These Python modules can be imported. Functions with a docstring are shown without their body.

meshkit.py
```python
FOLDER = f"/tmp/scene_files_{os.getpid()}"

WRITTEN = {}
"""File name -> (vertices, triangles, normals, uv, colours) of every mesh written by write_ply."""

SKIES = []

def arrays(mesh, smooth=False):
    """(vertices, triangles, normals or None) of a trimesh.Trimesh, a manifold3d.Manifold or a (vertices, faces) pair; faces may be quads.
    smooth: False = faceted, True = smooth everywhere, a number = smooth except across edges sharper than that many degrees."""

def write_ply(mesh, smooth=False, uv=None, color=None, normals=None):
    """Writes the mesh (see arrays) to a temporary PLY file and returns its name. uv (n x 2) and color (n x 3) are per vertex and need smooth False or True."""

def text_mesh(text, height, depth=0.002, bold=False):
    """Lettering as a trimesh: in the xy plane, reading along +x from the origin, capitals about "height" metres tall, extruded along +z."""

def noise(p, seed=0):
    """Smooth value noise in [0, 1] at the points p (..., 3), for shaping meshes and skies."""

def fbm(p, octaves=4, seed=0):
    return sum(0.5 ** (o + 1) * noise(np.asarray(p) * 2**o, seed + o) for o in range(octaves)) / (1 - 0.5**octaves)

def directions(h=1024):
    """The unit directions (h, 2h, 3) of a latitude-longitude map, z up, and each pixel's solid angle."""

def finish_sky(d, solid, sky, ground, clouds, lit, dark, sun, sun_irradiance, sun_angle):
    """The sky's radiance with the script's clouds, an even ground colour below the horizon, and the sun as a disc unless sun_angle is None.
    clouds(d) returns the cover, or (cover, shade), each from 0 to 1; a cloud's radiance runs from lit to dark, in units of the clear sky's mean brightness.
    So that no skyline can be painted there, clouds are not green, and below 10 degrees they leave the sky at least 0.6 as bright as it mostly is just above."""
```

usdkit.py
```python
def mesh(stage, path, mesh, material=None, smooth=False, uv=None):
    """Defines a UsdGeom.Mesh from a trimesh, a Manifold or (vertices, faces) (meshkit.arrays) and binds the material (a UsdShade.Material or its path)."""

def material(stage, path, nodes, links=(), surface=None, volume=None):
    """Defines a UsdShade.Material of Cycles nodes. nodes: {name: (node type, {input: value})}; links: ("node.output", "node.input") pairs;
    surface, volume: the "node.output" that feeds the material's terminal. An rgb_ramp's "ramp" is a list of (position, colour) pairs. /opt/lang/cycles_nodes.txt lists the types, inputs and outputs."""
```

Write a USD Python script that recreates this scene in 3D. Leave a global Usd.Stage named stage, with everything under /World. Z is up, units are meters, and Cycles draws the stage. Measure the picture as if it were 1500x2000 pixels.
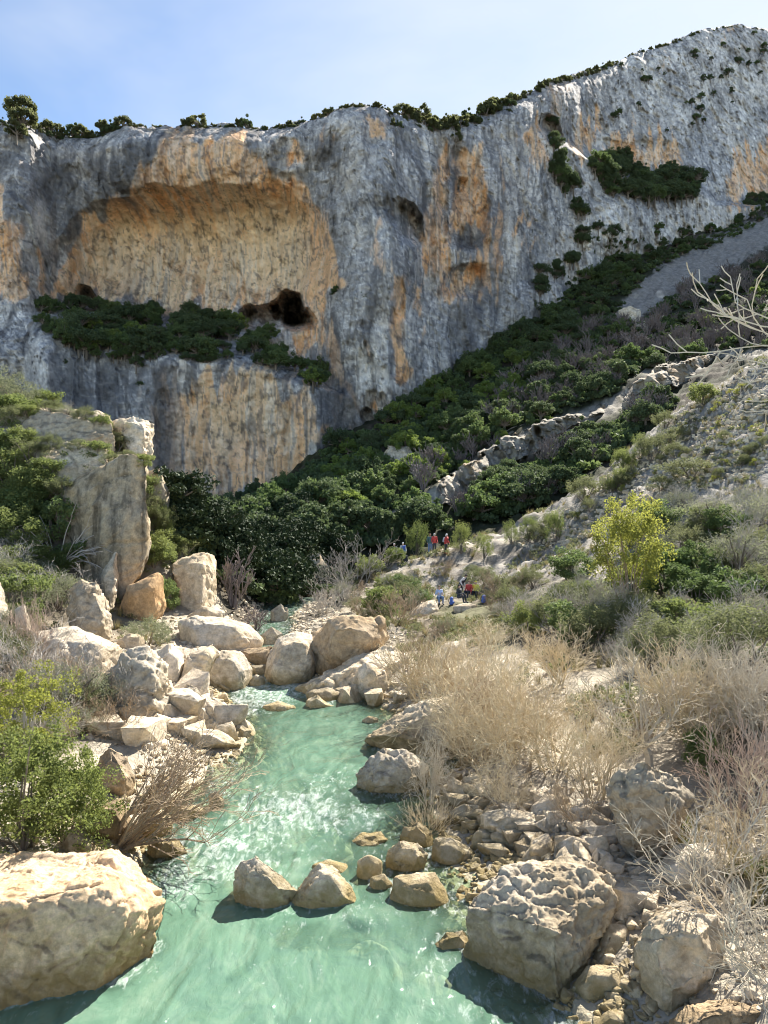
import math, random
import numpy as np, trimesh, manifold3d as m3
from scipy.spatial import cKDTree
from scipy.interpolate import RBFInterpolator
from scipy.ndimage import gaussian_filter, map_coordinates
from PIL import Image, ImageDraw
from pxr import Usd, UsdGeom, UsdLux, UsdShade, Gf, Sdf, Vt
import usdkit, meshkit

stage = Usd.Stage.CreateInMemory()
UsdGeom.SetStageUpAxis(stage, 'Z'); UsdGeom.SetStageMetersPerUnit(stage, 1.0)
UsdGeom.Xform.Define(stage, '/World'); UsdGeom.Scope.Define(stage, '/World/Looks')

# ---------------------------------------------------------------- camera, sun, sky, exposure
EYE = 8.0                                    # the camera stands 8 m above the river
cam = UsdGeom.Camera.Define(stage, '/World/camera')
cam.AddTranslateOp().Set(Gf.Vec3d(0, 0, EYE)); cam.AddRotateXOp().Set(90.0)
cam.CreateHorizontalApertureAttr(36.0); cam.CreateVerticalApertureAttr(48.0)
cam.CreateFocalLengthAttr(36.0); cam.CreateClippingRangeAttr(Gf.Vec2f(0.1, 5000.0))
cam.CreateExposureAttr(1.74)

SUN_AZ, SUN_EL = math.radians(31.0), math.radians(42.0)      # azimuth from +y towards +x
SUN = np.array([math.sin(SUN_AZ) * math.cos(SUN_EL), math.cos(SUN_AZ) * math.cos(SUN_EL), math.sin(SUN_EL)])
sun = UsdLux.DistantLight.Define(stage, '/World/sun')
sun.CreateIntensityAttr(1.25); sun.CreateAngleAttr(0.5); sun.CreateNormalizeAttr(True)
sun.CreateColorAttr(Gf.Vec3f(1.0, 0.94, 0.84))
sun.AddRotateZOp().Set(-math.degrees(SUN_AZ)); sun.AddRotateXOp().Set(-(90.0 - math.degrees(SUN_EL)))

L = '/World/Looks/'
sky_mat = usdkit.material(stage, L + 'sky_air', {
    's': ('sky_texture', {'sky_type': 'single_scattering', 'sun_disc': False, 'sun_elevation': SUN_EL, 'sun_rotation': SUN_AZ,
                          'altitude': 600.0, 'air_density': 1.0, 'aerosol_density': 0.2}),
    'tc': ('texture_coordinate', {}),
    'mp': ('mapping', {'scale': (1.0, 1.0, 2.2)}),
    'n': ('noise_texture', {'scale': 1.7, 'detail': 5.0, 'roughness': 0.55, 'distortion': 0.4}),
    'sun': ('vector_math', {'math_type': 'dot_product', 'vector2': tuple(SUN)}),
    'near': ('map_range', {'from_min': 0.55, 'from_max': 0.98, 'to_min': 0.0, 'to_max': 1.0, 'clamp': True}),
    'sum': ('math', {'math_type': 'multiply_add', 'value2': 0.75}),
    'cov': ('map_range', {'from_min': 0.70, 'from_max': 1.3, 'to_min': 0.0, 'to_max': 0.75, 'clamp': True}),
    'mix': ('mix_color', {'b': (4.6, 4.9, 5.4), 'use_clamp': False}),
    'bg': ('background_shader', {'strength': 0.061}),
}, [('tc.generated', 'mp.vector'), ('mp.vector', 'n.vector'), ('tc.generated', 'sun.vector1'), ('sun.value', 'near.value'),
    ('near.result', 'sum.value1'), ('n.fac', 'sum.value3'), ('sum.value', 'cov.value'), ('cov.result', 'mix.fac'),
    ('s.color', 'mix.a'), ('mix.result', 'bg.color')], surface='bg.background')
dome = UsdLux.DomeLight.Define(stage, '/World/sky')
dome.CreateIntensityAttr(1.0)
UsdShade.MaterialBindingAPI.Apply(dome.GetPrim()).Bind(sky_mat)
dome.GetPrim().SetCustomDataByKey('kind', 'structure')

# ---------------------------------------------------------------- helpers
taken = {}
def path_for(name, parent=None):
    base = (str(parent.GetPath()) if parent is not None else '/World') + '/' + name
    k = taken.get(base, -1) + 1
    taken[base] = k
    return base if k == 0 else '%s_%03d' % (base, k)

def tag(o, label=None, category=None, group=None, kind=None):
    for k, v in (('label', label), ('category', category), ('group', group), ('kind', kind)):
        if v: o.SetCustomDataByKey(k, v)
    return o

def thing(name, label, category, loc=(0, 0, 0), rz=0.0, group=None, sc=None):
    x = UsdGeom.Xform.Define(stage, path_for(name))
    x.AddTranslateOp().Set(Gf.Vec3d(*map(float, loc))); x.AddRotateZOp().Set(float(math.degrees(rz)))
    if sc is not None: x.AddScaleOp().Set(Gf.Vec3f(*map(float, sc)) if np.ndim(sc) else Gf.Vec3f(float(sc)))
    return tag(x.GetPrim(), label, category, group)

def part(name, mesh, mat, parent=None, smooth=False, colors=None):
    m = usdkit.mesh(stage, path_for(name, parent), mesh, M.get(mat) if isinstance(mat, str) else mat, smooth=smooth)
    for cname, arr in (colors or {}).items():
        arr = np.asarray(arr, np.float32)
        if arr.ndim == 1:
            arr = np.repeat(arr[:, None], 3, 1)
        UsdGeom.PrimvarsAPI(m).CreatePrimvar(cname, Sdf.ValueTypeNames.Color3fArray, 'vertex').Set(Vt.Vec3fArray.FromNumpy(arr))
    return m.GetPrim()

protos = {}
def proto(key, build):
    """A class prim holding the parts of a kind; copies reference it."""
    spec = Sdf.CreatePrimInLayer(stage.GetRootLayer(), '/World/kind_' + key)
    spec.specifier = Sdf.SpecifierClass; spec.typeName = 'Xform'
    p = stage.GetPrimAtPath(spec.path)
    build(p)
    protos[key] = p.GetPath()

def copy(key, name, label, category, loc, rz=0.0, sc=1.0, group=None):
    o = thing(name, label, category, loc, rz, group, sc)
    o.GetReferences().AddInternalReference(protos[key]); o.SetInstanceable(True)
    return o

def P(px, py, d):
    """The place d metres ahead that stands at column px, row py of a 1500 x 2000 view from the bridge."""
    return np.array([(px - 750.0) / 1500.0 * d, d, EYE - (py - 1000.0) / 1500.0 * d])

def fbm(p, seed=0, octaves=4, gain=0.5, lac=2.03):
    p = np.asarray(p, float); out = np.zeros(p.shape[:-1]); a = 1.0; tot = 0.0
    for k in range(octaves):
        out += a * (meshkit.noise(p, seed + 17 * k) - 0.5); tot += a; a *= gain; p = p * lac + 3.7
    return out / tot * 2

def ridge(p, seed=0, octaves=4, gain=0.5):
    p = np.asarray(p, float); out = np.zeros(p.shape[:-1]); a = 1.0; tot = 0.0
    for k in range(octaves):
        out += a * (1 - np.abs(2 * meshkit.noise(p, seed + 31 * k) - 1)); tot += a; a *= gain; p = p * 2.1 + 1.3
    return out / tot

def cells(p, size, seed, aniso=(1, 1, 1)):
    """Voronoi cells: (distance to the nearest border, a random number per cell)."""
    q = np.asarray(p, float) / (size * np.asarray(aniso)); shp = q.shape[:-1]; q = q.reshape(-1, 3)
    base = np.unique(np.floor(q).astype(np.int64), axis=0)
    off = np.array([(a, b, c) for a in (-1, 0, 1) for b in (-1, 0, 1) for c in (-1, 0, 1)])
    key = ((base[:, None] + off[None]).reshape(-1, 3) + 4096) @ np.array([1 << 26, 1 << 13, 1])
    key = np.unique(key); ijk = np.stack([key >> 26, (key >> 13) & 8191, key & 8191], 1) - 4096
    def hsh(k, s):
        h = (k * 2654435761 + s * 97531) & 0xFFFFFFFF; h = ((h ^ (h >> 15)) * 2246822519) & 0xFFFFFFFF; h = ((h ^ (h >> 13)) * 3266489917) & 0xFFFFFFFF
        return (h ^ (h >> 16)) / 4294967296.0
    pts = ijk + np.stack([hsh(key, seed), hsh(key, seed + 1), hsh(key, seed + 2)], 1)
    d, i = cKDTree(pts).query(q, k=2, workers=-1)
    return (d[:, 1] - d[:, 0]).reshape(shp), hsh(key, seed + 5)[i[:, 0]].reshape(shp)

def facets(q, size, seed, aniso=(1, 1, 1)):
    """Blocky rock: every cell has its own step and tilt. Returns (distance to the nearest crack, height)."""
    q = q + 0.30 * size * np.stack([fbm(q / size * 1.3, seed + 40, 2), fbm(q / size * 1.3, seed + 41, 2), fbm(q / size * 1.3, seed + 42, 2)], -1)
    ed, rn = cells(q, size, seed, aniso)
    a, b = rn * 6.2832, (rn * 37.3) % 1.0 * 2 - 1
    return ed, (rn - 0.5) + 0.55 * np.sin((q[..., 0] * np.cos(a) + q[..., 1] * np.sin(a) + q[..., 2] * b) / size * 1.7 + rn * 50)

def smooth01(x, a, b):
    t = np.clip((x - a) / (b - a), 0, 1); return t * t * (3 - 2 * t)

def grid_faces(nr, nc, flip=False):
    i = np.arange(nr * nc).reshape(nr, nc)
    a, b, c, d = i[:-1, :-1].ravel(), i[:-1, 1:].ravel(), i[1:, 1:].ravel(), i[1:, :-1].ravel()
    f = np.concatenate([np.stack([a, b, c], 1), np.stack([a, c, d], 1)])
    return f[:, ::-1] if flip else f

M = {}
# ---------------------------------------------------------------- materials
def mat_rock(name, mult=None, streaks=False):
    """Limestone: pale beige to grey with fine relief; the algae band stands just above the water line."""
    nodes = {
        'g': ('geometry', {}),
        'oi': ('object_info', {}),
        'off': ('vector_math', {'math_type': 'multiply_add', 'vector2': (37.0, 53.0, 0.0)}),
        'n1': ('noise_texture', {'scale': 0.55, 'detail': 5.0, 'roughness': 0.6}),
        'n2': ('noise_texture', {'scale': 3.2, 'detail': 8.0, 'roughness': 0.65}),
        'n3': ('noise_texture', {'scale': 11.0, 'detail': 9.0, 'roughness': 0.78}),
        'r1': ('rgb_ramp', {'ramp': [(0.3, (0.44, 0.35, 0.23)), (0.44, (0.60, 0.50, 0.36)), (0.58, (0.61, 0.535, 0.42)), (0.72, (0.42, 0.375, 0.315))]}),
        'r2': ('map_range', {'from_min': 0.3, 'from_max': 0.68, 'to_min': 0.60, 'to_max': 1.25, 'clamp': True}),
        'r3': ('map_range', {'from_min': 0.33, 'from_max': 0.62, 'to_min': 0.72, 'to_max': 1.12, 'clamp': True}),
        'm3': ('mix_color', {'blend_type': 'multiply', 'fac': 1.0, 'use_clamp': False}),
        'm2': ('mix_color', {'blend_type': 'multiply', 'fac': 1.0, 'use_clamp': False}),
        'sx': ('separate_xyz', {}),
        'zz': ('math', {'math_type': 'multiply_add', 'value2': 1.1}),
        'al': ('map_range', {'from_min': 0.64, 'from_max': 1.45, 'to_min': 0.85, 'to_max': 0.0, 'clamp': True}),
        'ma': ('mix_color', {'b': (0.235, 0.18, 0.07), 'use_clamp': False}),
        'tn': ('map_range', {'from_min': 0.0, 'from_max': 1.0, 'to_min': 0.82, 'to_max': 1.15}),
        'mt': ('mix_color', {'blend_type': 'multiply', 'fac': 1.0, 'use_clamp': False}),
        'vo': ('voronoi_texture', {'scale': 5.0, 'feature': 'distance_to_edge', 'detail': 2.0}),
        'h1': ('math', {'math_type': 'multiply_add', 'value2': 0.8}),
        'h2': ('math', {'math_type': 'multiply_add', 'value2': 0.15}),
        'b': ('bump', {'strength': 0.9, 'distance': 0.09}),
        'p': ('principled_bsdf', {'roughness': 0.9, 'specular_ior_level': 0.15}),
    }
    links = [('oi.random', 'off.vector1'), ('g.position', 'off.vector3'), ('off.vector', 'n1.vector'), ('off.vector', 'n2.vector'), ('off.vector', 'n3.vector'), ('off.vector', 'vo.vector'),
             ('n1.fac', 'r1.fac'), ('r1.color', 'm2.a'), ('n2.fac', 'r2.value'), ('r2.result', 'm2.b'),
             ('g.position', 'sx.vector'), ('n2.fac', 'zz.value1'), ('sx.z', 'zz.value3'), ('zz.value', 'al.value'), ('al.result', 'ma.fac'),
             ('m2.result', 'm3.a'), ('n3.fac', 'r3.value'), ('r3.result', 'm3.b'), ('m3.result', 'ma.a'), ('oi.random', 'tn.value'), ('ma.result', 'mt.a'), ('tn.result', 'mt.b'),
             ('n3.fac', 'h1.value1'), ('n2.fac', 'h1.value3'), ('vo.distance', 'h2.value1'), ('h1.value', 'h2.value3'), ('h2.value', 'b.height'),
             ('b.normal', 'p.normal')]
    if streaks:                                        # dark drip stains down a wall of rock
        nodes['ms'] = ('mapping', {'scale': (1.0, 1.0, 0.06)}); nodes['ns'] = ('noise_texture', {'scale': 1.6, 'detail': 5.0, 'roughness': 0.6})
        nodes['rs'] = ('rgb_ramp', {'ramp': [(0.38, (0.42, 0.42, 0.42)), (0.5, (0.9, 0.9, 0.88)), (0.64, (1.12, 1.08, 0.98))]}); nodes['mm'] = ('mix_color', {'blend_type': 'multiply', 'fac': 1.0, 'use_clamp': False})
        links += [('off.vector', 'ms.vector'), ('ms.vector', 'ns.vector'), ('ns.fac', 'rs.fac'), ('rs.color', 'mm.a'), ('mt.result', 'mm.b')]
    if mult:
        nodes['mv'] = ('mix_color', {'blend_type': 'multiply', 'fac': 1.0, 'b': mult, 'use_clamp': False})
        links += [('mm.result' if streaks else 'mt.result', 'mv.a'), ('mv.result', 'p.base_color')]
    else:
        links += [('mt.result', 'p.base_color')]
    M[name] = usdkit.material(stage, L + name, nodes, links, surface='p.BSDF')
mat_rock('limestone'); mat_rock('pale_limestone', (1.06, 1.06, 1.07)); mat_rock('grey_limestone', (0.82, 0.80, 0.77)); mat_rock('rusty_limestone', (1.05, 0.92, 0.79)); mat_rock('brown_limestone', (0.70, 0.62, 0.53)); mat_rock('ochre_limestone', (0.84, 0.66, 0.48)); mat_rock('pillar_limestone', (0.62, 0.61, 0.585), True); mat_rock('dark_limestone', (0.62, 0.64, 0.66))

def mat_cliff():
    """The cliff's rock colours come with the mesh (grey, orange and dark water streaks); this adds grain, fine streaks and relief."""
    nodes = {
        'g': ('geometry', {}), 'at': ('attribute', {'attribute': 'rock'}),
        'mp': ('mapping', {'scale': (1.0, 0.6, 0.22)}),
        'ns': ('noise_texture', {'scale': 0.5, 'distortion': 0.6, 'detail': 6.0, 'roughness': 0.65}),
        'nf': ('noise_texture', {'scale': 0.8, 'detail': 9.0, 'roughness': 0.72}),
        'rs': ('map_range', {'from_min': 0.32, 'from_max': 0.66, 'to_min': 0.72, 'to_max': 1.22, 'clamp': True}),
        'rf': ('map_range', {'from_min': 0.3, 'from_max': 0.7, 'to_min': 0.8, 'to_max': 1.18, 'clamp': True}),
        'm1': ('mix_color', {'blend_type': 'multiply', 'fac': 1.0, 'use_clamp': False}),
        'm2': ('mix_color', {'blend_type': 'multiply', 'fac': 1.0, 'use_clamp': False}),
        'h': ('math', {'math_type': 'multiply_add', 'value2': 1.2}),
        'b': ('bump', {'strength': 0.85, 'distance': 0.8}),
        'p': ('principled_bsdf', {'roughness': 0.9, 'specular_ior_level': 0.15}),
    }
    links = [('g.position', 'mp.vector'), ('mp.vector', 'ns.vector'), ('g.position', 'nf.vector'), ('ns.fac', 'rs.value'), ('nf.fac', 'rf.value'),
             ('at.color', 'm1.a'), ('rs.result', 'm1.b'), ('m1.result', 'm2.a'), ('rf.result', 'm2.b'), ('m2.result', 'p.base_color'),
             ('ns.fac', 'h.value1'), ('nf.fac', 'h.value3'), ('h.value', 'b.height'), ('b.normal', 'p.normal')]
    M['cliff_rock'] = usdkit.material(stage, L + 'cliff_rock', nodes, links, surface='p.BSDF')
mat_cliff()

def mat_ground():
    nodes = {
        'g': ('geometry', {}), 'at': ('attribute', {'attribute': 'soil'}),
        'n1': ('noise_texture', {'scale': 0.9, 'detail': 8.0, 'roughness': 0.7}),
        'v': ('voronoi_texture', {'scale': 6.0, 'feature': 'f1', 'detail': 2.0}),
        'r': ('map_range', {'from_min': 0.28, 'from_max': 0.72, 'to_min': 0.55, 'to_max': 1.35, 'clamp': True}),
        'r2': ('map_range', {'from_min': 0.0, 'from_max': 0.6, 'to_min': 1.15, 'to_max': 0.7, 'clamp': True}),
        'm1': ('mix_color', {'blend_type': 'multiply', 'fac': 1.0, 'use_clamp': False}),
        'm2': ('mix_color', {'blend_type': 'multiply', 'fac': 1.0, 'use_clamp': False}),
        'h': ('math', {'math_type': 'multiply_add', 'value2': -0.5}),
        'b': ('bump', {'strength': 0.5, 'distance': 0.12}),
        'p': ('principled_bsdf', {'roughness': 0.95, 'specular_ior_level': 0.15}),
    }
    links = [('g.position', 'n1.vector'), ('g.position', 'v.vector'), ('n1.fac', 'r.value'), ('v.distance', 'r2.value'), ('at.color', 'm1.a'), ('r.result', 'm1.b'),
             ('m1.result', 'm2.a'), ('r2.result', 'm2.b'), ('m2.result', 'p.base_color'), ('v.distance', 'h.value1'), ('n1.fac', 'h.value3'), ('h.value', 'b.height'), ('b.normal', 'p.normal')]
    M['ground_soil'] = usdkit.material(stage, L + 'ground_soil', nodes, links, surface='p.BSDF')
mat_ground()

def mat_water():
    """Milky turquoise melt water: clear over shallow stones, cloudy where deep, white where it breaks."""
    nodes = {
        'at': ('attribute', {'attribute': 'water'}),          # r: cloudiness by depth, g: foam
        'sp': ('separate_color', {}),
        'g': ('geometry', {}),
        'mp': ('mapping', {'scale': (1.0, 0.5, 1.0), 'rotation': (0, 0, 0.25)}),
        'n1': ('noise_texture', {'scale': 1.3, 'detail': 2.5, 'roughness': 0.45, 'distortion': 0.8}),
        'n2': ('noise_texture', {'scale': 7.0, 'detail': 4.0, 'roughness': 0.6, 'distortion': 1.2}),
        'h': ('math', {'math_type': 'multiply_add', 'value2': 0.10}),
        'b': ('bump', {'strength': 1.0, 'distance': 0.17}),
        'nc': ('noise_texture', {'scale': 1.1, 'detail': 6.0, 'roughness': 0.6, 'distortion': 1.8}),
        'cr': ('rgb_ramp', {'ramp': [(0.30, (0.078, 0.155, 0.108)), (0.5, (0.115, 0.213, 0.150)), (0.70, (0.18, 0.275, 0.20))]}),
        'body': ('diffuse_bsdf', {}),
        'clear': ('transparent_bsdf', {'color': (0.80, 0.93, 0.82)}),
        'mixb': ('mix_closure', {}),
        'fr': ('fresnel', {'IOR': 1.33}),
        'gl': ('glossy_bsdf', {'color': (1, 1, 1), 'roughness': 0.05}),
        'mixg': ('mix_closure', {}),
        'mpf': ('mapping', {'scale': (1.0, 0.42, 1.0), 'rotation': (0, 0, 0.35)}),
        'fn': ('noise_texture', {'scale': 6.5, 'detail': 9.0, 'roughness': 0.78, 'distortion': 0.5}),
        'fs': ('math', {'math_type': 'multiply_add', 'value2': 2.4}),
        'fm': ('map_range', {'from_min': 1.45, 'from_max': 2.2, 'to_min': 0.0, 'to_max': 0.72, 'clamp': True}),
        'foam': ('diffuse_bsdf', {'color': (0.78, 0.82, 0.80)}),
        'out': ('mix_closure', {}),
    }
    links = [('at.color', 'sp.color'), ('g.position', 'mp.vector'), ('mp.vector', 'n1.vector'), ('mp.vector', 'n2.vector'), ('n2.fac', 'h.value1'), ('n1.fac', 'h.value3'),
             ('h.value', 'b.height'), ('mpf.vector', 'nc.vector'), ('nc.fac', 'cr.fac'), ('cr.color', 'body.color'), ('b.normal', 'body.normal'),
             ('clear.BSDF', 'mixb.closure1'), ('body.BSDF', 'mixb.closure2'), ('sp.r', 'mixb.fac'),
             ('b.normal', 'fr.normal'), ('fr.fac', 'mixg.fac'), ('b.normal', 'gl.normal'), ('mixb.closure', 'mixg.closure1'), ('gl.BSDF', 'mixg.closure2'),
             ('g.position', 'mpf.vector'), ('mpf.vector', 'fn.vector'), ('fn.fac', 'fs.value1'), ('sp.g', 'fs.value3'), ('fs.value', 'fm.value'), ('fm.result', 'out.fac'),
             ('mixg.closure', 'out.closure1'), ('foam.BSDF', 'out.closure2')]
    for n in nodes:
        if nodes[n][0] == 'fresnel': nodes[n] = ('fresnel', {'IOR': 1.33})
    M['river_water'] = usdkit.material(stage, L + 'river_water', nodes, links, surface='out.closure')
mat_water()

def mat_leaf(name, dark, light, trans=0.3, rough=0.7):
    nodes = {
        'g': ('geometry', {}), 'oi': ('object_info', {}),
        'add': ('math', {'math_type': 'multiply_add', 'value2': 0.45}),
        'sc': ('math', {'math_type': 'multiply', 'value2': 0.69}),
        'r': ('rgb_ramp', {'ramp': [(0.0, dark), (1.0, light)]}),
        'd': ('principled_bsdf', {'roughness': rough, 'specular_ior_level': 0.12}),
        't': ('translucent_bsdf', {}), 'hs': ('hsv', {'saturation': 1.1, 'value': 1.25, 'hue': 0.49}),
        'm': ('mix_closure', {'fac': trans}),
    }
    links = [('oi.random', 'add.value1'), ('g.random_per_island', 'add.value3'), ('add.value', 'sc.value1'), ('sc.value', 'r.fac'), ('r.color', 'd.base_color'),
             ('r.color', 'hs.color'), ('hs.color', 't.color'), ('d.BSDF', 'm.closure1'), ('t.BSDF', 'm.closure2')]
    M[name] = usdkit.material(stage, L + name, nodes, links, surface='m.closure')
mat_leaf('oak_leaf', (0.085, 0.12, 0.058), (0.20, 0.245, 0.115), trans=.25)
mat_leaf('shaded_leaf', (0.028, 0.045, 0.022), (0.075, 0.105, 0.045), trans=.06)  # oak leaf darkened: the shade of the gorge is put into the colour
mat_leaf('bright_leaf', (0.17, 0.235, 0.065), (0.32, 0.38, 0.12), trans=.3)
mat_leaf('box_leaf', (0.14, 0.18, 0.065), (0.30, 0.33, 0.13), trans=.4)
mat_leaf('olive_leaf', (0.13, 0.15, 0.075), (0.27, 0.28, 0.15), trans=.4)
mat_leaf('grey_leaf', (0.17, 0.19, 0.12), (0.33, 0.34, 0.23), trans=.4)
mat_leaf('yellow_leaf', (0.22, 0.245, 0.065), (0.41, 0.415, 0.15), trans=0.45)
mat_leaf('deep_leaf', (0.11, 0.16, 0.062), (0.24, 0.295, 0.125), trans=.3)
mat_leaf('dry_grass', (0.22, 0.20, 0.10), (0.36, 0.33, 0.19), trans=0.25)
mat_leaf('rim_leaf', (0.11, 0.125, 0.06), (0.24, 0.255, 0.125), trans=.5)

def mat_bark(name, a, b):
    nodes = {'g': ('geometry', {}), 'oi': ('object_info', {}), 'n': ('noise_texture', {'scale': 6.0, 'detail': 4.0}),
             's': ('math', {'math_type': 'multiply_add', 'value2': 0.5}), 'r': ('rgb_ramp', {'ramp': [(0.35, a), (0.95, b)]}),
             'p': ('principled_bsdf', {'roughness': 0.8, 'specular_ior_level': 0.2})}
    M[name] = usdkit.material(stage, L + name, nodes, [('g.position', 'n.vector'), ('oi.random', 's.value1'), ('n.fac', 's.value3'), ('s.value', 'r.fac'), ('r.color', 'p.base_color')], surface='p.BSDF')
mat_bark('bark', (0.10, 0.08, 0.06), (0.19, 0.16, 0.13))
mat_bark('tan_twig', (0.38, 0.30, 0.18), (0.58, 0.49, 0.335))
mat_bark('pale_twig', (0.38, 0.33, 0.25), (0.52, 0.46, 0.36))
mat_leaf('fresh_leaf', (0.14, 0.175, 0.06), (0.33, 0.355, 0.14), trans=.5)
mat_bark('brown_twig', (0.23, 0.165, 0.105), (0.36, 0.28, 0.19))
mat_bark('grey_twig', (0.30, 0.27, 0.23), (0.44, 0.40, 0.35))
mat_bark('dark_twig', (0.10, 0.08, 0.075), (0.18, 0.15, 0.14))
mat_bark('reddish_twig', (0.32, 0.235, 0.18), (0.46, 0.36, 0.28))

def mat_plain(name, col, rough=0.8):
    nodes = {'g': ('geometry', {}), 'n': ('noise_texture', {'scale': 9.0, 'detail': 3.0}), 'r': ('map_range', {'from_min': 0.3, 'from_max': 0.7, 'to_min': 0.8, 'to_max': 1.15, 'clamp': True}),
             'm': ('mix_color', {'blend_type': 'multiply', 'fac': 1.0, 'a': col, 'use_clamp': False}), 'p': ('principled_bsdf', {'roughness': rough})}
    M[name] = usdkit.material(stage, L + name, nodes, [('g.position', 'n.vector'), ('n.fac', 'r.value'), ('r.result', 'm.b'), ('m.result', 'p.base_color')], surface='p.BSDF')
for n_, c_ in (('skin', (0.50, 0.32, 0.24)), ('white_cloth', (0.75, 0.75, 0.76)), ('blue_cloth', (0.06, 0.12, 0.38)), ('grey_cloth', (0.40, 0.42, 0.46)), ('dark_cloth', (0.03, 0.035, 0.045)),
               ('teal_cloth', (0.05, 0.11, 0.11)), ('denim', (0.10, 0.17, 0.30)), ('red_cloth', (0.46, 0.05, 0.045)), ('yellow_cloth', (0.72, 0.66, 0.10)), ('brown_hair', (0.20, 0.13, 0.08)),
               ('grey_hair', (0.6, 0.58, 0.55)), ('pale_blue_cloth', (0.36, 0.44, 0.62)), ('black_hair', (0.02, 0.018, 0.016))):
    mat_plain(n_, c_)
mat_plain('sunken_stone', (0.66, 0.58, 0.40), .9)
# ---------------------------------------------------------------- the cliff across the gorge
def lerp(x, pts):
    a = np.array(pts, float); return np.interp(x, a[:, 0], a[:, 1])

TOP = [(-600, 215), (-200, 235), (0, 236), (25, 226), (60, 240), (110, 262), (180, 268), (250, 243), (330, 250), (420, 243), (520, 252), (600, 236), (650, 214), (690, 202), (735, 204), (765, 218), (820, 232),
       (880, 235), (950, 222), (1000, 200), (1060, 168), (1120, 150), (1180, 132), (1240, 103), (1300, 86), (1370, 60), (1430, 50), (1500, 58), (1600, 62), (1800, 40), (2200, -10)]
BASE = [(-600, 150), (-250, 146), (-40, 143), (60, 147), (110, 156), (200, 158), (600, 157), (690, 149), (765, 146), (860, 156), (960, 168), (1050, 181), (1150, 197), (1300, 222), (1500, 255), (1800, 310), (2200, 380)]
LIP = [(60, 690), (130, 676), (200, 702), (260, 700), (300, 716), (400, 716), (500, 727), (570, 748), (640, 765), (680, 775)]
LBACK = [(60, 600), (130, 585), (200, 583), (300, 600), (400, 615), (450, 632), (520, 655), (600, 700), (640, 755), (680, 772)]
# the upper right wall stands back behind a ledge that climbs to the right
UPLIP = [(1000, 232), (1060, 262), (1110, 292), (1160, 322), (1200, 385), (1270, 405), (1330, 400), (1365, 372), (1400, 400), (1460, 405), (1600, 380), (2200, 300)]
UPBACK = [(1000, 225), (1060, 248), (1110, 276), (1160, 296), (1200, 312), (1270, 328), (1330, 336), (1365, 352), (1400, 392), (1460, 396), (1600, 370), (2200, 290)]

def ell(u, v, cu, cv, ru, rv, p=2.0):
    return (np.abs((u - cu) / ru) ** p + np.abs((v - cv) / rv) ** p)
def bump_(e, soft=0.5):
    return smooth01(1.0 + soft - e, 0.0, 2 * soft)

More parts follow.
